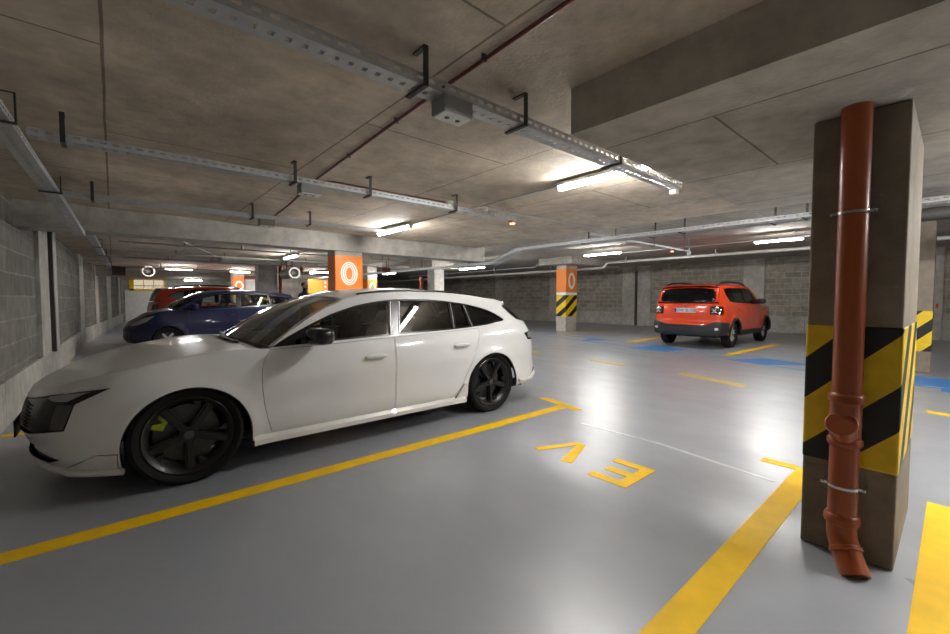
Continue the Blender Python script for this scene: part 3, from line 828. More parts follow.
        fin=PM(); fin.panel([[(sg*a,z) for a,z in P([(3.22,.215),(3.375,.225),(3.37,.36),(3.33,.36)])]],lambda s_,z:car.low_pt(s_,z),out=.016,spacing=.05,flange=.02)
        fin.build('skirt_fin','paint_white2',root)
        # mirror
        mz=.955; my=car.side_y(1.66,.92)
        mm=MB(); mm.blob((1.80,sg*(my+.155),mz),(.075,.115,.066),.55,mat=Matrix.Rotation(sg*-.25,4,'Z'))
        mm.bar((1.72,sg*(my-.02),.91),(1.77,sg*(my+.10),.925),.10,.035)
        mo=mm.build('door_mirror','gloss_black',root,True,angle=180)
        MB().blob((1.868,sg*(my+.165),mz),(.012,.095,.05),.5).build('mirror_glass','chrome_car',mo,True,angle=180)
        # fuel flap outline
        if sg<0:
            fp=[(car.sx(a)*sg,z) for a,z in [(3.62,.80),(3.80,.80),(3.82,.905),(3.61,.895)]]
            q=PM(); q.panel([fp],lambda s_,z:car.low_pt(s_,z),out=.002,spacing=.05,flange=.006); q.build('fuel_flap','paint_white',root)
        # wheel arch liner edge
        for xw in car.wx:
            pts=[]
            for i in range(29):
                a=PI*i/28-.0; x=xw+(car.Ra)*math.cos(a); z=car.wz+(car.Ra)*math.sin(a); y=car.low_pt(car.sx(x),z).y; pts.append((x,sg*(y-.012),z))
            MB().tube(pts,.009,6).build('arch_lip','satin_black',root,True)
        make_wheel(root,.955,sg*.815,.335,.225,.262,('wheel_dark',5,'blade'),sg,('lime',(2.55 if sg<0 else .6)),zc=.33)
        make_wheel(root,3.745,sg*.815,.335,.225,.262,('wheel_dark',5,'blade'),sg,None,zc=.33)
    # tail lights and rear bumper
    t=PM(); t.panel([tl_full],lambda s_,z:car.low_pt(s_,z),out=.004,spacing=.06,flange=.012); to=t.build('tail_light_band','gloss_black',root)
    for sg in (-1,1):
        cl=MB()
        for k in range(3):
            x=4.36+k*.035; pa=car.low_pt(car.sx(x),.785); pb=car.low_pt(car.sx(x+.012),.845); n=car.C(car.sx(x))[1]
            cl.bar((pa.x+n.x*.006,sg*(pa.y+n.y*.006),pa.z),(pb.x+n.x*.006,sg*(pb.y+n.y*.006),pb.z),.012,.006)
        cl.build('tail_light_claw','lamp_grey',to)
    pts=[]
    for i in range(41):
        u=car.sx(4.14)+(2*car.S-2*car.sx(4.14))*i/40; q=car.low_pt(u,.30); n=car.C(u)[1]; pts.append((q.x+n.x*.02,q.y+n.y*.02,.30+.04*min(1,abs(i-20)<16)))
    MB().tube(pts,.022,8).build('rear_splitter','paint_white2',root,True)
    MB().tube([(q[0]+.004,q[1],q[2]+.032) for q in pts[8:-8]],.012,8).build('rear_bumper_strip','satin_black',root,True)
    d=PM(); d.panel([[(car.sx(4.45),.30),(car.sry(.4),.30),(car.sry(-.4),.30),(2*car.S-car.sx(4.45),.30),(2*car.S-car.sx(4.5),.40),(car.sry(0),.42),(car.sx(4.5),.40)]],lambda s_,z:car.low_pt(s_,z),out=.004,spacing=.06); d.build('diffuser','satin_black',root)
    # dark inner shell, floor, wells, interior
    ins=PM(); ins.panel([car.full_outline()],lambda s_,z:car.low_pt(s_,z),out=-.035,spacing=.1,step=.06,flange=0); ins.build('inner_shell','interior',root)
    MB().box(.62,4.45,-.70,.70,.17,.24).build('underbody','interior',root)
    MB().box(.45,1.45,-.45,.45,.26,.62).build('engine_bay','interior',root)
    wheel_well(root,car)
    interior(root,1.50,2.35,3.15,.36)
    gcard=MB().box(2.47,2.52,.50,.66,.98,1.15); gcard.build('green_sticker','green_card',root)
    return root
def interior(root, xd, xf, xr, yo, mat='interior', z=0.):
    MB().blob((xd+.28,0,.80+z),(.30,.70,.12),.5).build('dashboard',M[mat],root,True,angle=180)
    pts=[(xd+.62+.06*math.sin(2*PI*i/24)*.4,-yo+.18*math.cos(2*PI*i/24),.86+z+.17*math.sin(2*PI*i/24)) for i in range(24)]
    MB().tube(pts,.014,8,closed=True).build('steering_wheel',M[mat],root,True)
    for sg in (-1,1): seat(root,xf,sg*yo,mat).location.z=z
    b=MB(); b.blob((xr,0,.45+z),(.26,.62,.09),.5); m=Matrix.Rotation(.3,4,'Y')
    b.blob((xr+.28,0,.72+z),(.08,.62,.30),.5,mat=m)
    for y in (-.38,.38): b.blob((xr+.38,y,1.02+z),(.05,.13,.07),.6,mat=m)
    b.build('rear_bench',M[mat],root,True,angle=180)
    MB().box(xd-.1,xr+.5,-.70,.70,.24+z*.5,.30+z*.5).build('cabin_floor',M[mat],root)

for k_,v_ in (('paint_white',.07),):
    [setattr(n.inputs['Coat Roughness'],'default_value',v_) for n in M[k_].node_tree.nodes if n.type=='BSDF_PRINCIPLED']
# ------------------------------------------------------------------ the three other cars
def build_car(sp):
    root=thing(sp['name'],sp['label'],'car',sp['loc'],sp['rz'])
    car=Car(**sp['car']); P=car.P; pm=sp['paint']
    lowf=lambda s_,z:car.low_pt(s_,z)
    top=lambda x:car.hf(x)-.008
    doors=[(nm,smooth_poly([(p[0],top(p[0]) if p[1] is None else p[1])+tuple(p[2:]) for p in pl],.05)) for nm,pl in sp['doors']]
    b=PM(); b.cx=car.L/2
    holes=[]
    for nm,pl in doors: holes+= [P(pl),[(-a,z) for a,z in P(pl)]]
    b.panel([car.full_outline()]+holes,lowf,spacing=.07,step=.04,flange=.02,seam=car.seam())
    dlo=smooth_poly(sp['dlo'],.05)
    x1=sp['E'][-1][0]; x0=sp['E'][0][0]
    n=14; belt=[(x1+(x0-x1)*i/n, car.hf(x1+(x0-x1)*i/n)-.001) for i in range(1,n)]
    for sg in (-1,1): b.panel([sp['E']+belt,inset(dlo,-.003)],car.gh(sg),spacing=.08,step=.05,flange=.015)
    b.build('body_shell',pm,root)
    for nm,pl in doors:
        for sg in (-1,1):
            d=PM(); d.panel([[(sg*a,z) for a,z in P(inset(pl,.004))]],lowf,spacing=.07,step=.04,flange=.02)
            do=d.build(nm,pm,root)
            hx,hz=sp['handles'][nm]; y=car.low_pt(car.sx(hx),hz).y
            MB().blob((hx,sg*(y+.02),hz),(.10,.014,.018),.6).build('door_handle',sp.get('handle_mat',pm),do,True,angle=180)
    dlo_parts(car,dlo,sp['cuts'],root,'gloss_black',sp['glass'],sp['panes'])
    rows=[]; sx1=car.sx(sp['hood_x'])
    for i in range(25):
        u=sx1*i/24; p=car.low_pt(u,car.top_z(u))
        cr=sp['hood_crown']*(1-math.exp(-max(0,p.x-.05)/.25)); back=-.14*max(0,(p.x-sp['hood_x']*.5)/(sp['hood_x']*.5))**2
        rows.append((p.x,p.y,p.z+.0005,p.x+back,p.z+cr))
    strip_obj('hood',rows,pm,root,nv=24,p=sp.get('hood_p',2.8))
    sy=car.side_y
    R=lambda l,dy=0.:[(xe,sy(xe,ze)+dy,ze,xc,zc) for xe,ze,xc,zc in l]
    l=rows[-1]; w0=sp['ws'][0]
    strip_obj('cowl',lerp_rows([(l[0]+.01,l[1]-.01,l[2]-.01,l[3]+.01,l[4]-.012),(w0[0]+.25,l[1]-.08,l[2]-.03,w0[2]+.3,l[4]-.03)],4),'satin_black',root,nv=12)
    ws=lerp_rows(R(sp['ws'],.002),5)
    strip_obj('windshield',[(a,y-.03,z+.003,c,d) for a,y,z,c,d in ws],sp.get('ws_glass','glass_clear'),root,nv=20,p=2,thick=0)
    for sg in (-1,1): MB().grid([[(r[0]-.004,sg*(r[1]-.05),r[2]+.004),(r[0],sg*r[1],r[2]+.002)] for r in ws]).build('windshield_pillar',pm,root,True,angle=180)
    strip_obj('roof',lerp_rows(R(sp['roof']),5),pm,root,nv=24,p=sp.get('roof_p',2.8))
    rg=lerp_rows(R(sp['rear_glass'],-.012),4)
    if sp.get('glass_inset'):
        strip_obj('tailgate_frame',[(a,y+.004,z,c,d) for a,y,z,c,d in rg],pm,root,nv=20,p=2.6,thick=.01)
        k=len(rg); gi=sp['glass_inset']; rr=[]
        for i in range(1,k):
            t=min(i-1,k-1-i)/3.; rn=gi+.05*max(0,1-t)**2; a,y,z,c,d=rg[i]; rr.append((a+.012,y-rn,z+.002,c+.014,d+.002))
        strip_obj('rear_window',rr,'black_glass',root,nv=20,p=2.6,thick=.004)
    else: strip_obj('rear_window',rg,'glass_dark',root,nv=20,p=2.6,thick=0)
    dk=[]; xs=sp['rear_glass'][-1][0]-.08
    for i in range(12):
        u=car.sx(xs)+(car.S-car.sx(xs))*i/11; p=car.low_pt(u,car.top_z(u)); dk.append((p.x,p.y,p.z,p.x+.01*(1-i/11),p.z+.004))
    strip_obj('tailgate_ledge',dk,pm,root,nv=12)
    if 'rails' in sp:
        xa,xb,zt=sp['rails']; f=pchip([(p[0],p[1]) for p in sp['roof']])
        for sg in (-1,1):
            pts=[(x,sg*(sy(x,f(x))-.06),f(x)+.012+zt*math.sin(PI*min(1,max(0,(x-xa)/(xb-xa))))**.35) for x in [xa+(xb-xa)*i/14 for i in range(15)]]
            MB().tube(pts,.023,8).build('roof_rail','satin_black',root,True)
    for nm,mt,pl,out in sp['panels']:
        def cv(p):
            k,a,z=p
            return (car.sx(a) if k=='x' else car.sfy(a) if k=='f' else car.sry(a), z)
        q=[cv(p) for p in pl]; full=any(p[0]=='F' for p in pl)
        d=PM(); d.cx=car.L/2; d.panel([q],lowf,out=out,spacing=.06,flange=.012+max(0,out)); d.build(nm,mt,root)
        if sp.get('mirror',{}).get(nm,True):
            d=PM(); d.cx=car.L/2; d.panel([[(-a,z) for a,z in q]],lowf,out=out,spacing=.06,flange=.012+max(0,out)); d.build(nm,mt,root)
    ins=PM(); ins.panel([car.full_outline()],lowf,out=-.04,spacing=.12,step=.08,flange=0); ins.build('inner_shell','interior',root)
    z0=car.zl(2.0)
    MB().box(.3,car.L-.3,-car.W+.2,car.W-.2,z0-.02,z0+.06).build('underbody','interior',root)
    wheel_well(root,car)
    for xw in car.wx:
        for sg in (-1,1):
            make_wheel(root,xw,sg*(car.W-.115),sp['R'],.21,sp['rim'],sp['wheel'],sg,None,zc=sp['R']-.004)
            pts=[]
            for i in range(29):
                a=PI*i/28; x=xw+car.Ra*math.cos(a); z=car.wz+car.Ra*math.sin(a); y=car.low_pt(car.sx(x),z).y; pts.append((x,sg*(y-.012+sp.get('lip_out',0)),z))
            MB().tube(pts,sp.get('lip',.01),6).build('arch_lip','satin_black',root,True)
    mx,mz=sp['mirror_at']
    for sg in (-1,1):
        my=sy(mx,car.hf(mx)+.03)
        mm=MB(); mm.blob((mx+.05,sg*(my+.13),mz),(.07,.105,.075),.55); mm.bar((mx,sg*(my-.03),mz-.05),(mx+.03,sg*(my+.08),mz-.04),.08,.04)
        mm.build('door_mirror',sp.get('mirror_mat','satin_black'),root,True,angle=180)
    interior(root,*sp['cabin'],sp.get('seat_mat','interior'),sp.get('cabin_z',.1))
    return root,car
M['black_glass']=plain('black_glass',(.004,.004,.005),.06,spec=.35,vary=0)
M['paint_blue']=plain('navy_car_paint',(.006,.008,.045),.32,coat=.35,spec=.3,vary=.02)
M['paint_red']=plain('brown_red_car_paint',(.42,.045,.018),.28,coat=1,vary=.02)
M['paint_orange']=plain('orange_red_car_paint',(.76,.058,.009),.25,coat=1,vary=.02)
M['seat_dark']=plain('charcoal_seat',(.02,.02,.022),.8)
M['plate_white']=plain('plate_white',(.78,.77,.74),.5,vary=.02)
M['plate_blue']=plain('plate_blue',(.02,.05,.3),.5,vary=.02)
M['ink']=plain('plate_ink',(.02,.02,.02),.6,vary=0)
def text_mesh(name, s, size, mat, parent, mtx, depth=.003, align='CENTER'):
    c=bpy.data.curves.new('txt','FONT'); c.body=s; c.size=size; c.extrude=depth; c.align_x=align; c.align_y='CENTER'
    o=bpy.data.objects.new('txt',c); COL.objects.link(o)
    dg=bpy.context.evaluated_depsgraph_get(); dg.update()
    me=bpy.data.meshes.new_from_object(o.evaluated_get(dg)); bpy.data.objects.remove(o); bpy.data.curves.remove(c)
    me.transform(mtx); me.materials.clear(); me.materials.append(M[mat]); me.name=name
    r=bpy.data.objects.new(name,me); COL.objects.link(r); r.parent=parent
    return r
def build_hatch():
    sp=dict(name='hatchback_car',label='dark navy blue small hatchback with big clear headlight, parked beyond the white estate',loc=(.16,12.95,0),rz=0,paint='paint_blue',
      car=dict(L=4.0,W=.855,xf=.70,nf=2.3,mf=2.1,xr=.45,nr=2.6,mr=2.3,
        top=[(0,.70),(.1,.745),(.25,.81),(.5,.90),(.8,.965),(1.1,.985),(1.6,1.0),(2.2,1.02),(2.8,1.05),(3.3,1.08),(3.7,1.09),(4.0,1.06)],
        df=[(.18,.12),(.25,.04),(.35,.0),(.48,.0),(.6,.04),(.7,.10),(.8,.2)],
        ds=[(.18,.07),(.25,.03),(.4,.012),(.55,.0),(.65,0),(.8,.014),(.95,.035),(1.05,.055),(1.12,.08)],
        dr=[(.22,.12),(.3,.02),(.4,0),(.55,.01),(.62,.05),(.8,.06),(1.0,.12),(1.1,.16)],
        low=[(0,.22),(.5,.20),(1.2,.19),(2.8,.20),(3.6,.25),(4.0,.27)],wx=(.80,3.31),wz=.29,Ra=.335,flare=.02,k1=.36,k2=.10),
      doors=[('front_door',[(1.22,None,1),(1.17,.75),(1.18,.45),(1.22,.24,1),(2.25,.24,1),(2.27,None,1),(1.7,None)]),
             ('rear_door',[(2.276,None,1),(2.257,.24,1),(2.86,.25,1),(2.98,.40),(3.12,.70),(3.16,None,1),(2.7,None)])],
      handles={'front_door':(2.10,.86),'rear_door':(2.98,.90)},
      E=[(.98,.985),(1.2,1.14),(1.45,1.29),(1.7,1.385),(1.95,1.432),(2.3,1.452),(2.7,1.445),(3.1,1.415),(3.5,1.36),(3.68,1.31),(3.80,1.20),(3.88,1.10)],
      dlo=[(1.10,1.0,1),(1.3,1.14),(1.5,1.265),(1.75,1.345),(2.1,1.385),(2.6,1.385),(3.0,1.36),(3.35,1.31),(3.55,1.26,1),(3.58,1.14,1),(3.2,1.105),(2.6,1.062),(2.0,1.035),(1.5,1.015)],
      cuts=[((1.40,.9),(1.52,1.3),.012),((2.27,.9),(2.33,1.4),.045),((3.10,.9),(3.02,1.4),.015)],
      glass=['gloss_black','glass_clear','glass_clear','glass_clear'],panes=['sail_panel','front_side_window','rear_side_window','rear_quarter_window'],
      hood_x=.97,hood_crown=.05,
      ws=[(.98,.985,.80,1.03),(1.2,1.14,1.02,1.19),(1.45,1.29,1.28,1.335),(1.7,1.385,1.56,1.435)],
      roof=[(1.7,1.385,1.56,1.435),(1.95,1.432,1.85,1.475),(2.3,1.452,2.25,1.49),(2.7,1.445,2.7,1.482),(3.1,1.415,3.12,1.455),(3.5,1.36,3.58,1.405),(3.68,1.31,3.78,1.36)],
      rear_glass=[(3.68,1.31,3.77,1.355),(3.8,1.2,3.88,1.22),(3.88,1.10,3.97,1.10)],
      panels=[('headlight','lamp_grey',[('x',.56,.855),('x',.40,.72),('x',.22,.635),('x',.09,.615),('x',.07,.64),('x',.16,.71),('x',.34,.81)],.006),
              ('grille','satin_black',[('f',0,.60),('f',.36,.60),('f',.34,.50),('f',0,.48)],.004),
              ('lower_grille','satin_black',[('f',0,.40),('f',.45,.40),('f',.5,.27),('f',0,.25)],.004),
              ('fog_lamp_recess','satin_black',[('x',.17,.42),('x',.12,.32),('f',.60,.30),('f',.62,.41)],.003),
              ('tail_light','tail_red',[('x',3.80,1.05),('x',3.76,.75),('x',3.88,.72),('r',.62,.74),('r',.66,.95),('x',3.90,1.03)],.006),
              ('rear_bumper_strip','satin_black',[('x',3.75,.50),('r',0.,.50),('r',0.,.44),('x',3.75,.44)],.005)],
      R=.305,rim=.20,wheel=('wheel_grey',5,'plain'),mirror_at=(1.28,1.06),mirror_mat='paint_blue',cabin=(1.05,1.75,2.65,.33),seat_mat='seat_dark',cabin_z=.13)
    return build_car(sp)
def build_red():
    sp=dict(name='sport_utility_car',label='brownish red tall car with roof rails, parked tail to the wall behind the navy hatchback',loc=(5.05,15.75,0),rz=PI,paint='paint_red',
      car=dict(L=4.34,W=.90,xf=.55,nf=2.8,mf=2.5,xr=.45,nr=2.8,mr=2.5,
        top=[(0,.90),(.1,.95),(.4,1.01),(1.0,1.06),(1.6,1.09),(2.2,1.10),(3.0,1.13),(3.5,1.17),(3.9,1.20),(4.34,1.15)],
        df=[(.2,.12),(.3,.03),(.45,.0),(.7,.01),(.9,.05),(1.0,.12)],
        ds=[(.2,.07),(.3,.03),(.45,.012),(.6,.0),(.75,0),(.9,.012),(1.05,.035),(1.2,.07)],
        dr=[(.25,.12),(.35,.02),(.45,0),(.6,.0),(.7,.04),(.9,.05),(1.1,.08),(1.2,.12)],
        low=[(0,.28),(.5,.27),(1.2,.27),(2.8,.27),(3.6,.30),(4.34,.32)],wx=(.82,3.48),wz=.33,Ra=.40,flare=.03,k1=.30,k2=.06),
      doors=[('front_door',[(1.32,None,1),(1.28,.75),(1.29,.45),(1.32,.32,1),(2.33,.32,1),(2.35,None,1),(1.8,None)]),
             ('rear_door',[(2.357,None,1),(2.337,.32,1),(2.95,.33,1),(3.04,.50),(3.22,.85),(3.28,None,1),(2.8,None)])],
      handles={'front_door':(2.18,.98),'rear_door':(3.10,1.02)},handle_mat='satin_black',
      E=[(1.12,1.08),(1.4,1.29),(1.62,1.44),(1.85,1.54),(2.2,1.59),(2.7,1.605),(3.2,1.60),(3.7,1.565),(3.98,1.52),(4.08,1.40),(4.18,1.19)],
      dlo=[(1.30,1.10,1),(1.5,1.27),(1.7,1.41),(1.9,1.49),(2.3,1.525),(2.8,1.535),(3.2,1.52),(3.6,1.47,1),(3.86,1.32,1),(3.6,1.24),(3.3,1.185),(2.7,1.13),(2.0,1.115)],
      cuts=[((1.55,1.),(1.68,1.4),.012),((2.35,1.),(2.40,1.55),.05),((3.28,1.),(3.22,1.55),.06)],
      glass=['gloss_black','glass_clear','glass_clear','glass_front'],panes=['sail_panel','front_side_window','rear_side_window','rear_quarter_window'],
      hood_x=1.10,hood_crown=.05,
      ws=[(1.12,1.08,.98,1.11),(1.4,1.29,1.25,1.33),(1.62,1.44,1.48,1.49),(1.85,1.54,1.73,1.595)],
      roof=[(1.85,1.54,1.73,1.595),(2.2,1.59,2.15,1.64),(2.7,1.605,2.7,1.65),(3.2,1.60,3.2,1.645),(3.7,1.565,3.75,1.61),(3.98,1.52,4.08,1.565)],
      rear_glass=[(3.98,1.52,4.07,1.56),(4.08,1.4,4.16,1.42),(4.18,1.19,4.24,1.19)],rails=(1.95,3.75,.05),
      panels=[('headlight','lamp_grey',[('x',.30,.92),('x',.20,.80),('f',.62,.80),('f',.60,.90),('x',.12,.93)],.006),
              ('grille','satin_black',[('f',0,.90),('f',.55,.90),('f',.55,.76),('f',0,.74)],.004),
              ('tail_light','tail_smoked',[('x',4.12,1.10),('x',4.10,.90),('x',4.2,.86),('r',.62,.88),('r',.64,1.06),('x',4.22,1.10)],.012),
              ('side_cladding','grey_plastic',[('x',1.24,.28),('x',3.05,.28),('x',3.05,.40),('x',1.24,.40)],.01),
              ('rear_bumper','grey_plastic',[('x',3.92,.32),('r',0.,.32),('r',0.,.60),('r',.7,.62),('x',4.0,.58)],.02)],
      R=.34,rim=.215,wheel=('wheel_grey',5,'split'),mirror_at=(1.42,1.17),lip=.03,cabin=(1.2,1.9,2.85,.35),seat_mat='seat_dark',cabin_z=.25)
    return build_car(sp)
def build_jeep():
    ang=PI
    sp=dict(name='compact_utility_car',label='bright orange red boxy car with black bumper and white plate, seen from behind',loc=(15.38,4.62,0),rz=ang,paint='paint_orange',
      car=dict(L=4.23,W=.89,xf=.50,nf=3.2,mf=3.0,xr=.40,nr=3.4,mr=3.2,
        top=[(0,.93),(.1,.99),(.4,1.03),(1.0,1.07),(1.6,1.09),(2.4,1.11),(3.2,1.13),(3.9,1.15),(4.23,1.13)],
        df=[(.2,.14),(.3,.03),(.45,.0),(.7,.0),(.9,.03),(1.0,.09)],
        ds=[(.2,.08),(.3,.03),(.45,.012),(.6,.0),(.75,0),(.88,.008),(1.0,.025),(1.12,.05),(1.2,.08)],
        dr=[(.25,.14),(.35,.03),(.42,0),(.62,.0),(.70,.045),(.9,.055),(1.05,.075),(1.15,.10)],
        low=[(0,.30),(.5,.29),(1.2,.29),(2.8,.29),(3.6,.32),(4.0,.36),(4.23,.36)],wx=(.80,3.37),wz=.335,Ra=.405,flare=.035,k1=.26,k2=.10),
      doors=[('front_door',[(1.30,None,1),(1.27,.75),(1.28,.46),(1.30,.36,1),(2.28,.36,1),(2.30,None,1),(1.8,None)]),
             ('rear_door',[(2.307,None,1),(2.287,.36,1),(2.86,.36,1),(2.94,.50),(3.08,.80),(3.12,None,1),(2.7,None)])],
      handles={'front_door':(2.14,.97),'rear_door':(2.96,.99)},
      E=[(1.05,1.075),(1.28,1.28),(1.48,1.44),(1.66,1.55),(1.9,1.60),(2.4,1.615),(3.0,1.612),(3.6,1.595),(3.93,1.56),(4.00,1.45),(4.10,1.14)],
      dlo=[(1.28,1.11,1),(1.45,1.28),(1.6,1.42),(1.76,1.52,1),(2.3,1.54),(3.0,1.535),(3.4,1.525),(3.68,1.50,1),(3.66,1.35,1),(3.50,1.20),(3.2,1.16),(2.4,1.135),(1.7,1.12)],
      cuts=[((1.50,1.),(1.62,1.45),.012),((2.30,1.),(2.34,1.55),.05),((3.14,1.),(3.12,1.55),.04)],
      glass=['gloss_black','glass_front','glass_dark','glass_dark'],panes=['sail_panel','front_side_window','rear_side_window','rear_quarter_window'],
      hood_x=1.03,hood_crown=.04,
      ws=[(1.05,1.075,.93,1.10),(1.28,1.28,1.17,1.31),(1.48,1.44,1.39,1.48),(1.66,1.55,1.58,1.60)],
      roof=[(1.66,1.55,1.58,1.60),(1.9,1.60,1.87,1.645),(2.4,1.615,2.4,1.66),(3.0,1.612,3.0,1.66),(3.6,1.595,3.62,1.64),(3.93,1.56,4.02,1.60)],roof_p=4.,
      rear_glass=[(3.945,1.52,3.99,1.555),(4.00,1.45,4.05,1.46),(4.05,1.30,4.09,1.31),(4.085,1.18,4.13,1.15)],rails=(1.8,3.9,.075),
      panels=[('headlight','lamp_grey',[('f',.45,.92),('f',.68,.92),('f',.70,.76),('f',.45,.76)],.006),
              ('grille','satin_black',[('f',0,.90),('f',.42,.90),('f',.42,.74),('f',0,.74)],.004),
              ('side_cladding','grey_plastic',[('x',1.20,.29),('x',2.96,.29),('x',2.98,.42),('x',1.20,.42)],.012),
              ('tail_light','tail_smoked',[('x',4.03,1.055),('x',4.035,.865),('r',.80,.86),('r',.60,.865),('r',.60,1.055),('r',.80,1.06)],.022),
              ],
      glass_inset=.055,R=.345,rim=.225,wheel=('wheel_grey',5,'split'),mirror_at=(1.42,1.19),lip=.032,lip_out=.018,cabin=(1.15,1.85,2.75,.35),cabin_z=.27)
    root,car=build_car(sp)
    lowf=lambda s_,z:car.low_pt(s_,z)
    S2=2*car.S
    def full(nm,mt,pl,out,par=root):
        cv=lambda l:[((car.sx(a) if k=='x' else car.sry(a)),z) for k,a,z in l]
        bo,to=cv(pl[0]),cv(pl[1]); mr=lambda l:[(S2-a,z) for a,z in l]
        q=bo+mr(list(reversed(bo)))+mr(to)+list(reversed(to))
        d=PM(); d.cx=car.L/2; d.panel([q],lowf,out=out,spacing=.06,flange=.015+max(0,out)); return d.build(nm,mt,par)
    full('rear_bumper','grey_plastic',([('x',3.80,.46),('x',3.9,.35),('r',.6,.34),('r',.3,.34)],[('x',3.80,.66),('x',4.05,.665),('r',.70,.66),('r',.5,.60),('r',.3,.59)]),.028)
    # tailgate seam & recessed plate area
    for sg in (-1,1):
        p=car.low_pt(car.sry(.74),.57); MB().blob((p.x+.03,sg*.735,.50),(.012,.055,.03),.5).build('reflector','tail_white',root,True,angle=180)
        o=MB()
        for k in (-1,1): o.bar((4.195,sg*.70-.055,.955-k*.05),(4.195,sg*.70+.055,.955+k*.05),.02,.012,up=(1,0,0))
        o.build('cross_light','tail_white',root)
    p=car.low_pt(car.sry(0),.97)
    pl=MB().box(p.x+.004,p.x+.018,-.27,.27,.90,1.015).build('number_plate','plate_white',root,bevel=.004)
    # local +y is to the left in the photo (the car is turned round)
    MB().box(p.x+.018,p.x+.020,-.268,-.222,.903,1.012).build('plate_band','plate_blue',pl)
    T=Matrix(((0,0,1,p.x+.019),(1,0,0,.02),(0,1,0,.957),(0,0,0,1)))
    text_mesh('plate_characters','DW 5E108',.105,'ink',pl,T,.0015)
    T=Matrix(((0,0,1,p.x+.012),(1,0,0,0),(0,1,0,1.075),(0,0,0,1)))
    text_mesh('badge','Jeep',.085,'chrome_car',root,T,.006)
    MB().bar((4.10,-.16,1.17),(4.12,.25,1.20),.03,.02).build('rear_wiper','satin_black',root,bevel=.004)
    MB().box(3.96,4.10,-.55,.55,1.585,1.60).build('roof_spoiler','paint_orange',root,bevel=.006)
    MB().cyl((3.2,-.2,.30),(4.12,-.2,.30),.03).build('exhaust_pipe','dark_steel',root,True)
    return root
# ------------------------------------------------------------------ the garage
def struct(name, mb, mat, **k):
    o=mb.build(name,mat,None,**k); o['kind']='structure'; return o
ZC=2.36; ZL=2.12; ZR=2.80; XS=6.0; XW=18.8; YB=30.0
def slabs():
    struct('floor',MB().box(-2.2,XW+.6,-5.2,YB+.6,-.2,0),'floor')
    struct('ceiling',MB().box(-2.0,XS,-5.2,YB+.4,ZC,ZR+.4),'ceiling')
    struct('ceiling_drop',MB().box(1.87,4.80,-5.2,1.38,ZL,ZC+.05),'slab')
    struct('ceiling_far',MB().box(XS-.01,XW+.6,-5.2,YB+.4,ZR,ZR+.4),'slab')
    struct('beam_cross',MB().box(-.9,XS+.25,6.9,7.3,2.07,ZC+.1),'beam')
    struct('beam_drop',MB().box(12.6,16.2,9.2,10.75,2.55,ZR+.05),'slab')
    struct('beam_head',MB().box(8.7,10.3,12.4,13.9,2.38,ZR+.05),'slab')
    struct('beam_shallow',MB().box(2.15,3.6,12.45,12.95,2.2,ZC+.05),'beam')
    # left wall, slightly out of square
    T=Matrix.Translation((-.98,0,0)) @ Matrix.Rotation(-math.atan(.0226),4,'Z')
    T2=Matrix.Translation((-.618,16,0)) @ Matrix.Rotation(-math.atan(.07),4,'Z')
    n=1
    for (TT,ya,yb,mid) in ((T,-5.2,16.02,((4.2,4.9,.045),(8.25,9.06,.05),(9.18,10.02,.05),(14.3,15.5,.045))),(T2,0,14.6,((2.29,3.08,.045),(6.27,7.5,.045),(11.5,12.6,.045)))):
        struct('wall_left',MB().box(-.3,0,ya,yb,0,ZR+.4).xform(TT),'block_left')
        struct('baseboard_left',MB().box(-.1,.035,ya,yb,0,.44).xform(TT),'plinth',bevel=.008)
        for y0,y1,dx in mid:
            struct('trim_%d'%n,MB().box(-.1,dx,y0,y1,.44,ZC+.02).xform(TT),'pier',bevel=.008); n+=1
    # right wall
    struct('wall_right',MB().box(XW,XW+.4,-5.2,YB+.6,0,ZR+.3),'block_right')
    struct('baseboard_right',MB().box(XW-.03,XW+.1,-5.2,YB+.6,0,.62),'plinth',bevel=.008)
    for y0,y1 in ((.3,1.0),(4.85,5.55),(9.3,9.94),(10.05,10.7),(14.75,15.2),(19.0,19.65),(22.7,23.2),(26,26.5)):
        struct('trim_%d'%n,MB().box(XW-.05,XW+.1,y0,y1,0,ZR+.02),'pier',bevel=.008); n+=1
    # back and front
    struct('wall_back',MB().box(-.9,XW+.4,YB,YB+.4,0,ZR+.3),'block_back')
    struct('trim_%d'%n,MB().box(.5,2.4,YB-.05,YB+.1,0,1.76),'white_wall'); n+=1
    struct('wall_front',MB().box(-2.2,XW+.4,-5.4,-5.0,0,ZR+.3),'block_back')
    w=MB().box(.74,2.24,YB-.06,YB-.02,1.76,2.34)
    w=struct('window_1',w,'window_glow')
    fr=MB()
    for a in ((-.30,1.30,1.72,1.82),(-.30,1.30,2.31,2.36),(-.30,-.10,1.72,2.36),(1.22,1.30,1.72,2.36)): fr.box(a[0]+1,a[1]+1,YB-.09,YB-.05,a[2],a[3])
    for i in range(1,8): fr.box(.86+i*.17,.875+i*.17,YB-.085,YB-.055,1.8,2.0)
    for i in range(1,3): fr.box(.86+i*.45,.90+i*.45,YB-.088,YB-.052,1.8,2.33)
    fr.box(.74,2.24,YB-.085,YB-.055,1.98,2.02)
    fo=fr.build('window_frame','yellow',w)
    # dark service gap in the left wall
    tag(MB().box(.0,.10,9.07,9.17,.44,ZC).xform(T).build('wall_conduit','dark_steel'),'dark vertical conduit in the gap between two left wall piers','conduit')
    tag(MB().cyl((XW-.06,10.0,0),(XW-.06,10.0,2.55),.06).build('drain_pipe','dark_steel',None,True),'dark vertical pipe between two piers of the far right wall','pipe')
M['white_jog']=plain('pale_rendered_wall',(.66,.63,.58),.8)
M['window_glow']=emissive('lit_window',(1,.88,.68),.085)

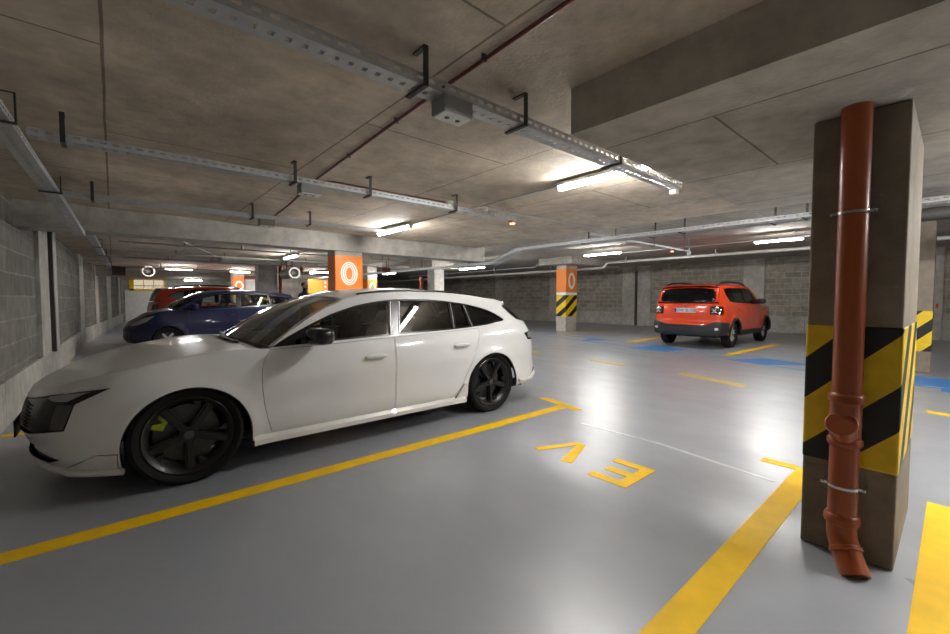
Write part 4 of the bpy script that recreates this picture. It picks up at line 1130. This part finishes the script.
def ring(mb, cx, cz, rx, rz, t, y, n=40):
    """upright elliptical ring on a wall facing -Y"""
    o=[];i_=[]
    for k in range(n):
        a=2*PI*k/n
        o.append((cx+rx*math.cos(a),cz+rz*math.sin(a))); i_.append((cx+(rx-t)*math.cos(a),cz+(rz-t)*math.sin(a)))
    bm=mb.bm
    V=lambda p,yy:bm.verts.new((p[0],yy,p[1]))
    of=[V(p,y) for p in o]; jf=[V(p,y) for p in i_]; ob=[V(p,y+.004) for p in o]; jb=[V(p,y+.004) for p in i_]
    for k in range(n):
        m=(k+1)%n
        bm.faces.new((of[k],of[m],jf[m],jf[k])); bm.faces.new((of[k],ob[k],ob[m],of[m])); bm.faces.new((jf[k],jf[m],jb[m],jb[k]))
def pillar(label, x0,x1,y0,y1,zt, mat='pillar', stripe=None, orange=None, emblem=None, white_edge=None):
    r=thing('pillar',label,'pillar',((x0+x1)/2,(y0+y1)/2,0))
    cx,cy=(x0+x1)/2,(y0+y1)/2
    a,b=(x1-x0)/2,(y1-y0)/2
    MB().box(-a,a,-b,b,0,zt).build('shaft',mat,r,bevel=.010)
    e=.003
    if stripe: MB().box(-a-e,a+e,-b-e,b+e,stripe[0],stripe[1]).build('hazard_band',stripe[2],r,bevel=.01)
    if orange:
        MB().box(-a-e,a+e,-b-e,b+e,orange[0],orange[1]).build('orange_band',orange[2] if len(orange)>2 else 'orange',r,bevel=.01)
        cz,rx,rz,ex,three=emblem
        steps=((0,.028),(.040,.024),(.076,.022)) if three else ((0,.075),)
        for d,t in steps:
            m=MB(); k=rx/.155; ring(m,ex-cx,cz,rx-d*k,rz-d*k,t*k,-b-e-.005); m.build('emblem_ring','white',r)
    if white_edge: MB().box(-a-.002,a+.002,-b-.002,b+.002,*white_edge).build('white_band','white',r)
    return r
def pillars():
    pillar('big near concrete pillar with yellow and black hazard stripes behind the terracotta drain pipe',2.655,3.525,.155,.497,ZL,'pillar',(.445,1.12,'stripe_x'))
    pillar('orange pillar with large white ringed emblem rising behind the white estate car',2.87,3.37,6.95,7.27,2.075,'pier',(.45,1.1,'stripe_b'),(1.365,2.0),(1.69,.155,.205,3.12,True))
    pillar('plain pale concrete pillar with stripes low down behind the navy hatchback rear',3.50,4.06,14.5,14.95,ZC,'pier',(.6,1.42,'stripe_b'))
    pillar('small distant orange pillar with emblem, behind the brownish red car',3.70,4.12,19.3,19.7,ZC,'pier',None,(1.3,2.18),(1.78,.17,.22,3.93,False))
    pillar('smallest orange pillar with emblem, just right of the large emblem pillar',9.12,9.62,18.3,18.8,ZR,'pier',None,(1.3,2.17),(1.8,.17,.24,9.38,False))
    pillar('pale bare concrete pillar seen over the white estate roof',9.18,9.64,12.95,13.4,2.4,'pier')
    pillar('orange topped pillar with hazard stripes standing free near the far right wall',13.15,13.85,9.86,10.32,2.56,'pier',(.57,1.40,'stripe_f'),(1.52,2.42),(1.96,.22,.32,13.50,False),(1.41,1.50))
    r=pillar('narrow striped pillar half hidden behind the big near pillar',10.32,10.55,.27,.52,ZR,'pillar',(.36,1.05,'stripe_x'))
    MB().box(-.10,.1,-.18,-.152,1.10,1.17).build('warning_plate','tail_red',r)

def rail_tray(label, p0, p1, w, h, hang=(), group=None, zt=ZC, name='cable_tray', mat='galv', pitch=.06):
    """perforated U-shaped tray from p0 to p1 (any slope)"""
    p0=Vector(p0); p1=Vector(p1); d=p1-p0; L=d.length
    r=thing(name,label,'cable tray',p0,0,group)
    r.rotation_euler=d.to_track_quat('X','Z').to_euler()
    b=MB(); t=.003
    for y in (-w/2,w/2-w*.37): b.box(0,L,y,y+w*.37,0,t)
    n=int(L/pitch)
    for i in range(n+1):
        x=L*i/n; b.box(max(0,x-.019),min(L,x+.019),-w*.13,w*.13,0,t)
    b.build('tray_base',mat,r)
    for s in (-1,1):
        m=MB(); y=s*w/2
        m.box(0,L,y-t/2,y+t/2,0,h*.42); m.box(0,L,y-t/2,y+t/2,h*.72,h); m.box(0,L,y-t/2-(.006 if s>0 else -.0),y+t/2+(.006 if s<0 else 0),h-.002,h+.002)
        for i in range(n+1):
            x=L*i/n; m.box(max(0,x-.014),min(L,x+.014),y-t/2,y+t/2,h*.42,h*.72)
        m.build('tray_side',mat,r)
    for x in hang:
        zz=zt-p0.z
        m=MB(); s=.012
        m.box(x-s,x+s,-w/2-.03,-w/2-.022,-.012,zz); m.box(x-s,x+s,-w/2-.03,w/2+.02,-.016,-.006); m.box(x-s,x+s,-w/2-.03,w*.1,zz-.008,zz)
        m.build('hanger','dark_steel',r)
    return r
def lamp(label, x, y0, y1, z, axis='y', group='lit tube lamps', zt=ZC, tube='tube'):
    L=abs(y1-y0)
    r=thing('tube_lamp',label,'ceiling lamp',(x,min(y0,y1),z) if axis=='y' else (min(y0,y1),x,z),0 if axis=='y' else -PI/2,group)
    MB().box(-.045,.045,0,L,.014,.048).build('lamp_housing','whitebox',r,bevel=.006)
    MB().cyl((0,.02,0),(0,L-.02,0),.022,n=16).build('tube',tube,r,True)
    for y in (0,L): MB().box(-.026,.026,y-.012,y+.012,-.024,.048).build('end_cap','whitebox',r,bevel=.004)
    for y in (L*.2,L*.8): MB().cyl((0,y,.045),(0,y,zt-z),.004,n=6).build('hanger_rod','galv_dull',r)
    return r
def pipe(name,label,cat,pts,rad,mat,group=None,clips=(),n=10):
    r=MB().tube(pts,rad,n).build(name,mat,None,True,angle=50)
    tag(r,label,cat,group)
    return r
def services():
    # trays across the ceiling, nearest first
    rail_tray('nearest galvanised cable tray crossing over the white estate car hood',(-.9,1.645,2.2),(3.74,1.645,2.2),.105,.05,(.55,1.97,2.62,3.6),'cable trays across the ceiling')
    rail_tray('second galvanised cable tray, left part under a red branch pipe',(-.35,3.60,2.2),(3.75,3.60,2.2),.085,.045,(.15,1.49,2.15,3.15),'cable trays across the ceiling')
    rail_tray('third galvanised cable tray just in front of the deep concrete beam',(-.32,5.48,2.2),(3.05,5.48,2.2),.085,.045,(.20,1.58,2.24),'cable trays across the ceiling')
    rail_tray('galvanised tray running along the top of the left block wall',(-.48,1.78,2.2),(-.39,6.1,2.22),.10,.045,(.6,1.6,3.6),'trays along the left wall')
    rail_tray('short sloping tray dipping under the beam beside the left wall',(-.39,6.1,2.22),(-.28,6.84,2.0),.10,.045,(),'trays along the left wall')
    rail_tray('galvanised tray along the left wall beyond the beam',(-.26,7.5,2.22),(-.06,17.2,2.22),.10,.045,(1,3,5,7,9,11),'trays along the left wall',pitch=.12)
    rail_tray('pale perforated tray beside the lower ceiling edge, right of the lit lamp',(6.12,-3,2.18),(6.12,5.75,2.2),.16,.05,(1,2.6,4.2,5.6,7.2),'twin trays along the drive lane',ZR)
    rail_tray('darker outer tray running parallel below the pale perforated tray',(6.48,-3,2.2),(6.48,6.05,2.24),.14,.05,(1.3,3,4.6,6.2),'twin trays along the drive lane',ZR,mat='galv_dull')
    rail_tray('left of two short sloping trays at the beam end',(6.12,5.75,2.2),(6.12,6.45,1.98),.16,.05,(),'sloping trays at the beam end')
    rail_tray('right of two short sloping trays at the beam end',(6.48,6.05,2.24),(6.48,6.80,2.0),.14,.05,(),'sloping trays at the beam end')
    rail_tray('long tray beyond the beam above the pale bare pillar',(6.12,6.45,1.98),(6.5,24,2.15),.16,.05,(1,3,5,7,9,11,13),'twin trays along the drive lane',ZR,pitch=.12)
    rail_tray('narrow tray reaching from the twin trays to the red sensor by the far lamps',(6.6,4.45,2.42),(10.9,4.45,2.42),.08,.035,(.8,2.4,3.9),None,ZR,pitch=.08)
    # boxes on trays
    for x,y,lab in ((1.265,1.63,'grey junction box with pale twin socket lid under the nearest cable tray'),(1.27,3.585,'grey junction box with pale lid under the second cable tray'),(1.42,5.46,'grey junction box with pale lid under the third cable tray')):
        r=thing('junction_box',lab,'junction box',(x,y,2.198),0,'junction boxes under cable trays')
        MB().box(-.085,.085,-.055,.055,-.075,0).build('box_body','greybox',r,bevel=.004)
        lid=MB().box(-.08,.08,-.05,.05,-.083,-.075).build('lid','whitebox',r,bevel=.003)
        for dx in (-.032,.032): MB().cyl((dx,0,-.086),(dx,0,-.082),.012,n=12).build('socket_hole','dark_steel',lid)
    tag(MB().box(3.68,3.74,1.615,1.675,2.155,2.203).build('end_box','whitebox',None,bevel=.005),'small white box at the far end of the nearest cable tray','junction box')
    for c,lab in (((3.72,3.60,2.172),'red glowing sensor at the end of the second cable tray'),((10.0,4.45,2.37),'red glowing sensor near the far right lamps')):
        r=thing('parking_sensor',lab,'sensor',c,0,'red glowing sensors')
        MB().box(-.035,.035,-.03,.03,0,.03 if c[2]<2.3 else .06).build('sensor_body','greybox',r,bevel=.004)
        MB().lathe([(.0,-.014),(.022,-.012),(.032,-.006),(.034,0)],16).build('sensor_lens','red_led',r,True)
    for c,lab in (((2.93,3.84,2.33),'white round smoke detector at the end of the red branch pipe'),((3.46,3.83,2.33),'white round smoke detector starting the pale conduit'),((10.95,4.46,2.40),'white round detector at the end of the narrow far tray')):
        r=thing('smoke_detector',lab,'smoke detector',c,0,'ceiling smoke detectors')
        MB().lathe([(0,-.05),(.03,-.048),(.045,-.03),(.05,-.005),(.05,.03)],20).build('detector_body','whitebox',r,True,angle=40)
        if c[2]>2.36: MB().cyl((0,0,.03),(0,0,ZR-c[2]),.008,n=8).build('hanger_rod','galv_dull',r)
        MB().lathe([(.0,-.058),(.014,-.055),(.016,-.046)],12).build('detector_tip','greybox',r,True)
    # pipes on the ceiling
    zc=ZC-.018
    pipe('sprinkler_pipe','long thin dark red pipe on the ceiling running away over the white car','pipe',[(1.30,-2,zc),(1.30,.96,zc),(1.335,2.02,zc),(1.44,3.9,zc),(1.58,5.12,zc),(1.72,6.88,zc)],.010,'redpipe')
    pipe('sprinkler_pipe','dark red branch pipe above the second cable tray','pipe',[(1.47,4.08,zc),(1.50,3.92,zc),(1.6,3.86,zc),(2.0,3.85,zc),(2.92,3.84,zc)],.009,'redpipe')
    for k,(x,y) in enumerate(((1.30,.9),(1.31,1.45),(1.35,2.3),(1.40,3.1),(1.52,4.6))):
        tag(MB().box(x-.013,x+.013,y-.005,y+.005,zc-.012,ZC+.004).build('pipe_clip','dark_steel'),'small dark clip holding the long red ceiling pipe','pipe clip','clips on the red ceiling pipe')
    pipe('conduit','thin grey conduit joining the two lit lamps of the near row','conduit',[(3.25,2.56,2.325),(3.27,5.17,2.325)],.010,'galv')
    pipe('conduit','pale conduit running right from a smoke detector','conduit',[(3.46,3.82,2.35),(5.9,3.72,2.35)],.011,'galv')
    pipe('conduit','pale conduit beyond the second lamp of the near row','conduit',[(3.27,6.18,2.325),(3.28,6.88,2.325)],.010,'galv')
    for y,z,x0,x1,lab in ((8.3,2.27,.1,5.9,'first'),(9.7,2.26,.1,5.9,'second'),(11.6,2.26,.15,5.9,'third'),(13.4,2.27,.15,5.9,'fourth'),(16.2,2.20,.2,5.9,'fifth')):
        r=thing('conduit_run','%s grey conduit run crossing the ceiling beyond the deep beam'%lab,'conduit',(x0,y,z),0,'conduit runs beyond the beam')
        MB().tube([(0,0,0),(x1-x0,0,0)],.016,8).build('conduit','galv_dull',r,True)
        for i in range(1,6): 
            x=(x1-x0)*i/6; MB().box(x-.008,x+.008,-.008,.008,0,ZC-z).build('hanger','dark_steel',r)
    pipe('conduit','slanting grey conduit beyond the deep beam','conduit',[(.3,7.4,2.30),(1.9,11.8,2.30)],.012,'galv_dull')
    r=thing('insulated_pipe','pale insulated pipe under the ceiling in front of the far right wall','pipe',(14.3,0,0))
    MB().tube([(14.3-14.3,-4.5,2.63),(0,8.75,2.63),(0,8.85,2.60),(0,8.9,2.5),(0,8.98,2.46),(0,9.1,2.45),(0,28,2.45)],.05,12).build('pipe_run','pipe_ins',r,True,angle=60)
    for y in (-1,2,5,8,11.5,15,19): MB().box(-.06,.06,y-.02,y+.02,2.44 if y>9 else 2.62,ZR).build('pipe_bracket','galv_dull',r)
    r=thing('service_pipe','thick grey pipe under the right ceiling behind the big near pillar','pipe',(8.6,0,0))
    MB().tube([(0,-4.5,2.42),(0,1.4,2.42)],.09,16).build('pipe_run','dark_steel',r,True,angle=50)
    for y in (-3,-1,.9): MB().box(-.015,.015,y-.015,y+.015,2.5,ZR).build('hanger','dark_steel',r)
    pipe('conduit','dark conduit bending over the free standing striped pillar','conduit',[(12.55,20,2.5),(12.55,10.9,2.5),(12.56,10.6,2.72),(12.56,9,2.75),(12.56,2.,2.75)],.02,'galv_dull')
    # red brown drain pipes by the pale pillar
    r=thing('drain_pipe','red brown drain pipe climbing the pale pillar and turning right','pipe',(4.14,14.45,0))
    MB().tube([(0,0,.0),(0,0,2.05),(.02,0,2.10),(.08,0,2.12),(.60,0,2.14),(.66,0,2.16),(.69,0,2.36)],.055,12).build('pipe_run','redduct',r,True,angle=50)
    MB().tube([(0,0,2.05),(.0,0,2.2),(.03,0,2.36)],.055,12).build('pipe_branch','redduct',r,True)
    for z in (.6,1.6): MB().lathe([(.057,z-.03),(.066,z-.02),(.066,z+.02),(.057,z+.03)],16).build('pipe_collar','redduct',r,True)
    pipe('drain_pipe','red brown pipe running level above the distant white door','pipe',[(4.14,19.5,1.2),(4.14,19.5,2.12),(4.2,19.5,2.17),(5.0,19.5,2.17)],.05,'redduct')
    pipe('drain_pipe','red brown vertical pipe on the far wall left of the bare pale pillar','pipe',[(11.3,17.0,0),(11.3,17.0,2.3)],.10,'redduct')
    # lamps
    lamp('brightest tube lamp hanging at the end of the nearest cable tray',3.25,1.60,2.53,2.30)
    lamp('second lit tube lamp just before the deep concrete beam',3.27,5.2,6.15,2.29)
    lamp('lit tube lamp beyond the beam above the plain pale pillar',3.35,10.3,11.3,2.28)
    lamp('small distant lit lamp over the brownish red car',17.3,1.34,2.1,2.26,'x')
    lamp('small distant lit lamp over the orange pillar behind the red car',17.6,3.3,3.95,2.26,'x')
    lamp('lit tube lamp above the striped free standing pillar',11.2,6.45,7.7,2.60,zt=ZR)
    lamp('lit tube lamp at right, partly behind the big near pillar',11.7,2.3,3.25,2.60,zt=ZR)
    lamp('lit tube lamp above the bare pale pillar',9.9,10.9,12.3,2.36,zt=ZR)
    lamp('lit tube lamp far along the drive lane',9.9,17.0,18.2,2.45,zt=ZR)
    lamp('lit tube lamp in the row behind the viewer',5.4,-2.2,-1.2,2.29)
    lamp('lit tube lamp under the lower ceiling, behind the viewer',4.1,-2.3,-.5,2.06,zt=ZL)
    for k,(y,lb) in enumerate(((1.2,'beside the near pillar'),(4.6,'by the estate tail'),(8.6,'by the deep beam'))):
        lamp('lit lamp above the drive lane behind the ceiling edge, '+lb,7.1,y,y+1.2,2.72,zt=ZR,tube='tube_soft')
    lamp('lit tube lamp over the drive lane behind the viewer',7.6,-1.2,-.2,2.60,zt=ZR)
    lamp('short lit lamp beside the bright orange panel',16.2,5.7,6.6,2.28,'x')
    lamp('farthest lamp, added to brighten the pale back wall',27.0,2.9,3.7,2.25,'x')  # added source, put in to brighten the wall at the far end
    # wire hook at the near lamp
    tag(MB().tube([(3.35,1.58,2.34),(3.44,1.52,2.33),(3.46,1.52,2.22),(3.40,1.55,2.2)],.006,6).build('hook','chrome',None,True),'bent zinc hook beside the brightest lamp','hook')
    # fans, vent, sign
    for c,lab,R in (((.93,17.8,2.18),'round white rimmed fan under the ceiling left of the brownish red car',.17),((3.87,12.2,1.98),'round white rimmed fan right of the plain pale pillar',.145)):
        r=thing('round_fan',lab,'fan',c,0,'round ceiling fans')
        MB().lathe([(R,0),(R,.9)],28,Matrix.Rotation(-PI/2,4,'X')).build('fan_tube','galv_dull',r,True)
        MB().lathe([(R-.03,-.02),(R+.012,-.025),(R+.012,.02),(R-.03,.03)],28,Matrix.Rotation(-PI/2,4,'X'),closed=True).build('fan_rim','white',r,True)
        MB().cyl((0,.10,0),(0,.25,0),.06).build('fan_hub','greybox',r,True)
        bl=MB()
        for k in range(6): bl.bar((0,.17,0),((R-.02)*math.cos(k*PI/3),.17,(R-.02)*math.sin(k*PI/3)),.05,.006,up=(math.sin(k*PI/3)*.7,.7,-math.cos(k*PI/3)*.7))
        bl.build('fan_blades','greybox',r)
        for y in (.2,.7): MB().box(-.01,.01,y-.01,y+.01,R-.01,ZC-c[2]).build('hanger','dark_steel',r)
    r=thing('vent_box','dark louvred ventilation box high on the left wall end','ventilation box',(-.05,18.4,2.02))
    MB().box(-.45,.40,0,.6,0,.33).build('box_body','galv_dull',r,bevel=.01)
    MB().box(.05,.40,-.01,0,.02,.31).build('louvre_back','grate',r)
    for i in range(5): MB().box(.06+i*.07,.085+i*.07,-.03,0,.03,.30).build('louvre_slat','grate',r)
    r=thing('hanging_sign','dark unlit sign hanging right of the large emblem pillar','sign',(4.46,8.09,1.83))
    MB().box(-.10,.10,-.02,.02,0,.085).build('sign_panel','redpipe',r,bevel=.004)
    for x in (-.07,.07): MB().cyl((x,0,.085),(x,0,ZC-1.83),.004,n=6).build('sign_rod','dark_steel',r)
    # far orange structures and door
    r=thing('orange_partition','bright orange upright panel with paler striped end beside the standing person','partition',(6.2,17.2,0))
    MB().box(-.24,.34,-.05,.05,0,2.06).build('panel','orange_lit',r,bevel=.01)
    MB().box(.34,.62,-.05,.05,0,2.02).build('end_panel','orange',r,bevel=.01)
    for i in range(5): MB().box(.42,.50,-.056,-.05,1.2+i*.17,1.29+i*.17).build('pale_stripe','white',r)
    d=MB().box(4.22,4.95,19.72,19.8,0,2.08); dd=struct('door_1',d,'whitebox',bevel=.01)
    MB().box(4.84,4.90,19.69,19.72,.95,1.12).build('door_handle','dark_steel',dd)
    struct('wall_partition',MB().box(4.1,8.2,19.8,20.1,0,ZC),'block_back')

def drain():
    """terracotta drain pipe on the near pillar"""
    x,y=2.575,.327; r0=.055
    r=thing('drain_pipe','terracotta plastic drain pipe with inspection cap running down the near striped pillar','pipe',(x,y,0))
    MB().tube([(0,0,.80),(0,0,ZL+.01)],r0,28).build('upper_pipe','terracotta',r,True,angle=50)
    MB().tube([(0,0,.19),(0,0,.60)],r0,28).build('lower_pipe','terracotta',r,True,angle=50)
    MB().lathe([(r0,.56),(.062,.565),(.066,.575),(.066,.59),(.060,.60),(.058,.60),(.058,.76),(.060,.765),(.067,.77),(.067,.795),(.062,.805),(r0,.81)],32).build('inspection_tee','terracotta',r,True,angle=35)
    d=Vector((-.66,.03,.70)).normalized(); c0=Vector((-.01,0,.60))
    MB().cyl(c0,c0+d*.105,.05,n=28).build('tee_branch','terracotta',r,True,angle=40)
    cap=MB().cyl(c0+d*.095,c0+d*.113,.060,n=32).build('inspection_cap','terracotta',r,True,angle=40,bevel=.004)
    # elbow at the foot
    e=[(0,0,.205),(0,0,.155),(-.006,-.004,.125),(-.022,-.016,.095),(-.042,-.030,.066),(-.064,-.046,.035),(-.09,-.065,.0)]
    MB().tube(e,[.056,.0565,.0565,.0565,.0565,.056,.056],28).build('elbow','terracotta',r,True,angle=60)
    MB().lathe([(r0,.19),(.064,.195),(.067,.205),(.067,.225),(.062,.235),(r0,.24)],32).build('socket_collar','terracotta',r,True,angle=35)
    m=Matrix.Translation((-.030,-.022,.083)) @ Vector((-.5,-.36,-.78)).to_track_quat('Z','Y').to_matrix().to_4x4()
    MB().lathe([(.056,-.012),(.063,-.008),(.064,.008),(.056,.012)],32,m).build('elbow_collar','terracotta',r,True,angle=35)
    for z in (1.64,.37):
        c=MB(); c.lathe([(r0+.001,z-.006),(r0+.004,z-.006),(r0+.004,z+.006),(r0+.001,z+.006)],32,closed=True)
        for s in (-1,1):
            c.box(-.012,.012,s*(r0+.002),s*(r0+.026),z-.006,z+.006)
            c.cyl((-.02,s*(r0+.018),z),(.085,s*(r0+.018),z),.004,n=8)
        c.build('pipe_clamp','chrome',r,True,angle=40)
    tag(MB().lathe([(.0,ZL-.004),(.13,ZL-.003),(.16,ZL+.002)],24,Matrix.Translation((x-.03,y,0)) @ Matrix.Diagonal((.75,1.2,1,1))).build('mortar_patch','pier',None),'rough mortar patch where the terracotta pipe meets the ceiling','patch')

def mark(label, polys, mat='yellow', name='painted_line', h=.0025, cat='floor marking', group=None):
    b=MB()
    for p in polys:
        if area(p)<0: p=list(reversed(p))
        b.prism(p,-.001,h)
    return tag(b.build(name,mat),label,cat,group)
def rect(x0,x1,y0,y1): return [(x0,y0),(x1,y0),(x1,y1),(x0,y1)]
def markings():
    mark('long yellow bay line beside the white estate, ending in a crossbar',[rect(-.80,3.95,2.90,3.03),[(3.86,2.77),(3.97,2.74),(4.13,3.36),(4.02,3.42)]])
    mark('yellow bay line at lower right leading to the near striped pillar',[rect(.6,3.80,.60,.74),[(3.74,.74),(3.84,.74),(3.84,.96),(3.74,.96)]])
    mark('broad yellow bay line at the right edge of the picture',[rect(.8,3.75,-.06,.085)])
    mark('yellow bay line on the far side of the white estate',[rect(-.80,4.0,5.58,5.70)])
    mark('yellow bay line between the white estate and navy hatchback',[rect(-.70,4.0,11.3,11.42)])
    mark('yellow bay line beyond the navy hatchback',[rect(-.65,4.0,14.1,14.2)])
    mark('yellow painted letter E lying on the bay floor',[[(2.52,1.395),(2.95,1.395),(2.95,1.48),(2.52,1.48)],rect(2.52,2.60,1.48,1.69),rect(2.69,2.765,1.48,1.66),rect(2.87,2.95,1.48,1.70)],name='floor_letter')
    mark('yellow painted letter V lying on the bay floor left of the letter E',[[(2.62,2.22),(2.64,2.29),(3.02,2.13),(3.02,2.04),(2.95,2.09)],[(3.02,2.04),(2.60,1.88),(2.58,1.97),(2.95,2.09)]],name='floor_letter')
    mark('yellow line on the right side of the orange red boxy car',[[(10.3,3.24),(10.3,3.42),(13.9,3.30),(13.9,3.15)]])
    mark('yellow line on the left side of the orange red boxy car',[[(11.2,6.12),(11.2,6.32),(14.2,6.45),(14.2,6.28)]])
    mark('faded yellow dash in the middle of the drive lane',[[(7.06,3.02),(7.24,3.02),(6.93,1.96),(6.68,1.93)]],'yellow_worn')
    mark('most faded yellow dash nearer the white estate tail',[[(7.35,4.92),(7.55,4.98),(7.40,4.12),(7.16,4.08)]],'yellow_worn')
    mark('short yellow dash seen right of the near pillar',[[(6.86,.2),(6.72,.18),(6.66,-.05),(6.80,-.05)]],'yellow')
    mark('faded yellow line at the foot of the free standing striped pillar',[[(12.3,9.55),(12.5,9.75),(15,8.75),(14.9,8.55)]],'yellow_worn')
    mark('faded yellow patch just behind the white estate tail',[[(7.3,6.3),(7.6,6.3),(7.6,7.4),(7.3,7.4)]],'yellow_worn')
    def band(pts,w):
        return [[(a[0],a[1]),(b[0],b[1]),(b[0]+w,b[1]),(a[0]+w,a[1])] for a,b in zip(pts[:-1],pts[1:])]
    up=[(12.07,10.59),(11.62,8.33),(11.4,6.98),(10.95,4.85),(10.04,1.92),(9.79,.43),(9.5,-1.5)]
    lo=[(11.3,10.07),(10.60,7.42),(10.25,5.69),(9.85,4.19),(9.09,1.74),(8.71,.38),(8.3,-1.5)]
    mark('upper thin blue line crossing the drive lane',band(up,.06),'blue_thin',group=None)
    mark('lower thin blue line crossing the drive lane',band(lo,.05),'blue_thin')
    mark('farthest blue slanted block, near the striped free standing pillar',[[(10.6,7.35),(11.64,7.74),(11.42,6.96),(10.5,7.2)]],'blue',h=.0035)
    mark('blue slanted block in front of the orange red boxy car',[[(9.94,5.5),(11.03,5.33),(10.6,4.31),(9.91,4.65)]],'blue',h=.0035)
    mark('blue slanted block left of the near pillar',[[(9.54,3.1),(10.32,2.6),(9.95,1.75),(9.31,2.42)]],'blue',h=.0035)
    mark('blue block seen right of the near pillar',[[(9.79,.6),(9.63,-.2),(8.95,-.2),(8.71,.5)]],'blue',h=.0035)
    mark('small blue block at the right edge of the picture',[[(8.75,.12),(8.85,-.2),(8.28,-.2),(8.42,.11)]],'blue',h=.0035)
    mark('pale thin seam running across the bay floor towards the near pillar',[[(3.50,2.45),(3.535,2.45),(3.55,1.63),(3.40,.78),(3.37,.78),(3.515,1.63)]],'pale',name='floor_seam',cat='floor seam',h=.0015)
    mark('grey joint line around the foot of the near pillar',[[(2.0,-.6),(2.02,-.62),(2.66,.1),(2.64,.12)]],'joint',name='floor_seam',cat='floor seam',h=.001)

def person():
    r=thing('person','person in dark short-sleeved clothes standing by the orange panel with a hand at the waist','person',(4.85,14.30,0),math.radians(25))
    vs=[];es=[];rad=[]
    def add(p,rr,par=None):
        vs.append(p); rad.append(rr)
        if par is not None: es.append((par,len(vs)-1))
        return len(vs)-1
    pel=add((0,0,.98),.155); w=add((0,0,1.12),.135,pel); ch=add((0,.01,1.32),.155,w); nb=add((0,.0,1.47),.075,ch); nk=add((0,-.01,1.54),.055,nb); h1=add((0,-.02,1.64),.088,nk); h2=add((0,-.015,1.72),.075,h1)
    hand_roots=[]
    for s in (-1,1):
        hp=add((s*.10,0,.90),.095,pel); kn=add((s*.12,-.02,.50),.062,hp); an=add((s*.13,.02,.09),.042,kn); add((s*.14,-.13,.04),.04,an)
        sh=add((s*.18,0,1.42),.065,ch)
        if s<0:
            el=add((s*.26,.02,1.15),.045,sh); wr=add((s*.16,-.16,1.06),.032,el); pm=add((s*.11,-.20,1.06),.034,wr)
        else:
            el=add((s*.25,.02,1.14),.045,sh); wr=add((s*.27,-.05,.90),.032,el); pm=add((s*.27,-.07,.83),.034,wr)
        P0=Vector(vs[pm]); d=(P0-Vector(vs[wr])).normalized()
        side=Vector((0,0,1)) if s<0 else Vector((0,1,0))
        for k,ln in enumerate((.07,.08,.075,.055)):
            o=side*((k-1.5)*.018); a=add(tuple(P0+o+d*.02),.0095,pm); b=add(tuple(P0+o+d*(.02+ln*.55)),.009,a); add(tuple(P0+o+d*(.02+ln)+Vector((-s*.015,0,-.008))),.008,b)
        a=add(tuple(P0-d*.02+side*.035),.010,pm); add(tuple(P0+d*.015+side*.055),.009,a)
    me=bpy.data.meshes.new('body'); me.from_pydata(vs,es,[]); o=bpy.data.objects.new('body',me); COL.objects.link(o); o.parent=r
    sk=o.modifiers.new('skin','SKIN'); ly=me.skin_vertices[0] if me.skin_vertices else None
    if ly is None:
        bpy.context.view_layer.objects.active=o; me.attributes  # modifier adds the layer
    for i,v in enumerate(me.skin_vertices[0].data): v.radius=(rad[i],rad[i]*(.72 if i in (0,1,2) else 1)); v.use_root=(i==0)
    ss=o.modifiers.new('sub','SUBSURF'); ss.levels=1; ss.render_levels=2
    me.materials.append(M['clothes'])
    b=MB(); b.blob((0,-.01,1.69),(.088,.10,.112),.95,mat=None); b.blob((0,-.112,1.67),(.016,.02,.022),.9)
    for s in (-1,1): b.blob((s*.088,0,1.67),(.014,.025,.034),.9)
    b.build('head','skin',r,True,angle=180)
    b=MB(); b.blob((0,.015,1.725),(.095,.10,.088),.95); b.build('hair','satin_black',r,True,angle=180)
    f=MB()
    for s in (-1,1): f.blob((s*.033,-.100,1.695),(.014,.008,.007),.9)
    f.build('eyes','ink',r,True,angle=180)
    MB().blob((0,-.099,1.628),(.024,.008,.006),.9).build('mouth','tail_red',r,True,angle=180)
    a=MB(); a.tube([(-.255,.02,1.17),(-.26,.02,1.14),(-.17,-.15,1.065)],[.05,.05,.036],10); a.build('forearm_skin','skin',r,True,angle=180)
    return r
M['clothes']=plain('dark_clothes',(.02,.02,.025),.8)
M['skin']=plain('skin',(.50,.30,.22),.55)
slabs(); pillars(); services(); drain(); markings()
build_wagon(); build_hatch(); build_red(); build_jeep(); person()
def camera():
    c=bpy.data.cameras.new('camera'); c.sensor_width=36; c.lens=418*36/950; c.clip_start=.05
    o=bpy.data.objects.new('camera',c); COL.objects.link(o); o.location=(0,0,1.246)
    o.rotation_euler=(PI/2-math.radians(2.45),0,-math.radians(40.88)); SC.camera=o
camera()
w=bpy.data.worlds.new('garage_air'); SC.world=w; w.use_nodes=True
w.node_tree.nodes['Background'].inputs[0].default_value=(1,.97,.92,1); w.node_tree.nodes['Background'].inputs[1].default_value=.02
vs=SC.view_settings; vs.view_transform='Standard'; vs.look='None'; vs.gamma=1; vs.use_curve_mapping=False; vs.exposure=2.85
